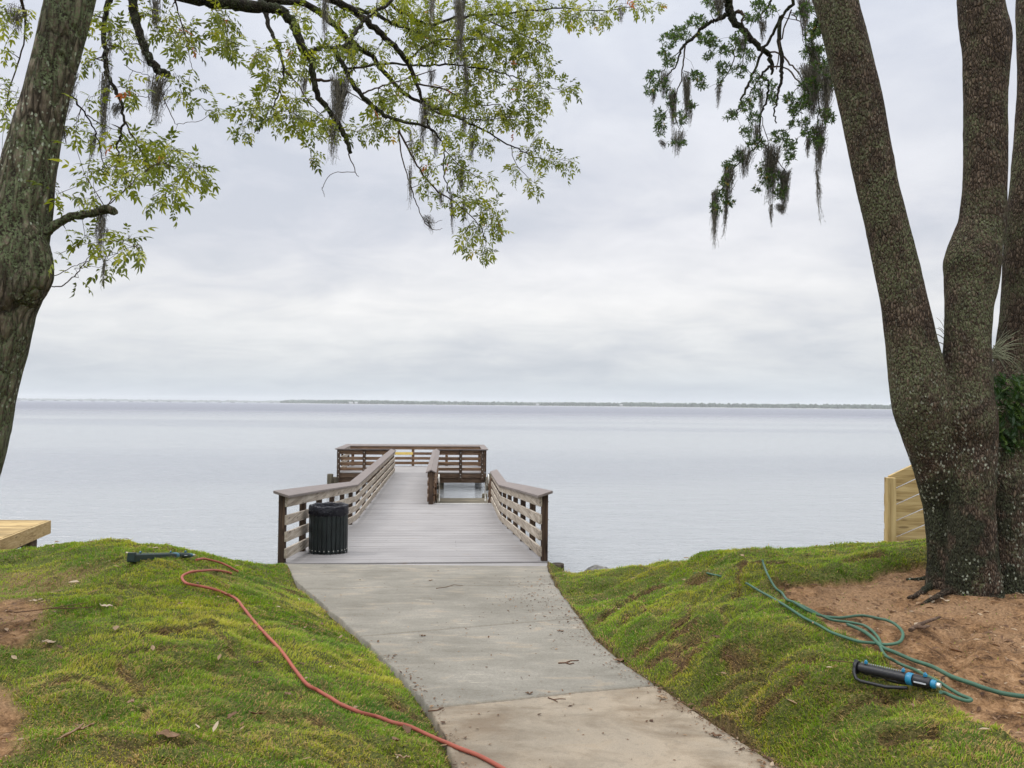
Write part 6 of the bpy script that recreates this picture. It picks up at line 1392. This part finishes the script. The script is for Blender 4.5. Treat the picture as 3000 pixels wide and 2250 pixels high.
hose('garden_hose', [[(1830, 1350, .03), (1860, 1360, .03), (1885, 1378, .03), (1905, 1398, .03), (1930, 1408, .03), (1965, 1424, .03), (2010, 1440, .03), (2060, 1462, .03), (2110, 1482, .03), (2150, 1494, .03), (2185, 1501, .03), (2225, 1505, .03), (2300, 1508, .03), (2420, 1500, .03)]],
     .0112, M_gr, 'thicker green garden hose running across the soil to the right edge')

# ------------------------------------------------------------ oscillating sprinklers
M_blk = plain('black_sprinkler_plastic', (.008, .008, .010), .45, .4, var=.15); M_gn = plain('dark_green_plastic', (.006, .020, .016), .5, .35); M_bl = plain('bright_blue_plastic', (.008, .15, .27), .4, .5, var=.06); M_tl = plain('teal_plastic', (.010, .085, .13), .4, .5, var=.1); M_lens = plain('grey_print', (.45, .47, .5), .5)
M_pin = plain('pale_nozzle', (.16, .17, .18), .4)
def sprinkler(pa, pb, label, accent, body, up=.055, frame=True):
    A = hit(*pa); B = hit(*pb); A = Vector((A.x, A.y, A.z+up)); B = Vector((B.x, B.y, B.z+up)); L = (B-A).length; d_ = (B-A).normalized(); Z_ = Vector((0, 0, 1)); S_ = d_.cross(Z_).normalized(); U = S_.cross(d_)
    root = empty('sprinkler', tuple(A)); tag(root, label, 'sprinkler')
    pt = lambda t, s=0, u=0: d_*(L*t)+S_*s+U*u
    mb = MB(); n = 30
    rads = [.026 if i % 3 else .0275 for i in range(n)]
    mb.tube([pt(.04+.60*i/(n-1)) for i in range(n)], rads, 16); tube_ = mb.build('spray_tube', body, root)
    mb = MB()
    for i in range(19):
        t = .08+.52*i/18; mb.tube([pt(t, 0, .024), pt(t, 0, .034)], .0035, 6)
    mb.build('nozzle_row', M_pin, tube_)
    mb = MB(); mb.tube([pt(.64), pt(.655), pt(.70), pt(.715)], [.028, .032, .032, .029], 18); mb.build('collar', accent, root)
    mb = MB(); mb.tube([pt(.715), pt(.74), pt(.90), pt(.925)], [.026, .031, .028, .022], 14); h_ = mb.build('motor_housing', body, root)
    mb = MB(); mb.obox(pt(.82, .0305 if S_.y < 0 else -.0305, 0), d_*.030, Z_*.0035, S_*.0008); mb.build('marking', M_lens, h_)
    mb = MB(); mb.tube([pt(.925), pt(.94), pt(.975), pt(.985)], [.020, .023, .020, .015], 14); mb.build('hose_connector', accent, root)
    mb = MB(); mb.tube([pt(.985), pt(1.03)], .0125, 12); mb.build('hose_fitting', M_bolt, root)
    for t, q in ((.13, .011), (.60, .011), (.86, .013)):
        mb = MB(); mb.obox(pt(t, 0, .036), d_*q*.7, S_*.008, U*.008); mb.obox(pt(t, 0, .045), d_*q*.35, S_*.009, U*.004); mb.build('control_tab', accent, root, .003)
    if frame:
        mb = MB(); s = -1 if S_.y > 0 else 1
        mb.tube([pt(.0, 0, .034), pt(.0, .018*s, .02), pt(.012, .04*s, -.02), pt(.06, .058*s, -.045), pt(.13, .064*s, -.050), pt(.45, .062*s, -.050), pt(.68, .040*s, -.035)], .0095, 8)
        mb.tube([pt(.0, 0, .034), pt(.0, -.018*s, .02), pt(.012, -.04*s, -.02), pt(.06, -.055*s, -.045), pt(.45, -.058*s, -.050), pt(.68, -.040*s, -.035)], .0095, 8)
        mb.build('base_frame', body, root)
        mb = MB(); mb.tube([pt(-.012), pt(-.004), pt(.03)], [.030, .038, .034], 18); mb.build('end_cap', body, root)
    else:
        mb = MB(); mb.obox(pt(.012), d_*.014, S_*.036, U*.038); mb.build('end_cap', body, root, .005)
        mb = MB(); mb.obox(pt(.33, 0, -.014), d_*(L*.325), S_*.036, U*.034); mb.build('base_frame', body, root, .005)
sprinkler((1850, 1462), (2026, 1502), 'black oscillating sprinkler with bright blue fittings on the right bank', M_bl, M_blk, .050)
sprinkler((282, 1220), (416, 1214), 'dark green oscillating sprinkler with teal collar on the left bank', M_tl, M_gn, .070, False)
# loose sod lumps

# ------------------------------------------------------------ the hazy air over the bay
hz = MB(); hz.box((-9500, -400, WZ-3.5), (9500, 9000, 60))
hm = bpy.data.materials.new('haze_air'); hm.use_nodes = True; hn = NT(hm.node_tree); hn.n.clear()
pv = hn.add('ShaderNodeVolumePrincipled'); pv.inputs['Color'].default_value = (.93, .96, 1, 1); pv.inputs['Density'].default_value = .00014; pv.inputs['Anisotropy'].default_value = 0.0
ho = hn.add('ShaderNodeOutputMaterial'); hn.link(pv.outputs[0], ho.inputs['Volume'])
tag(hz.build('haze', hm), kind='stuff')
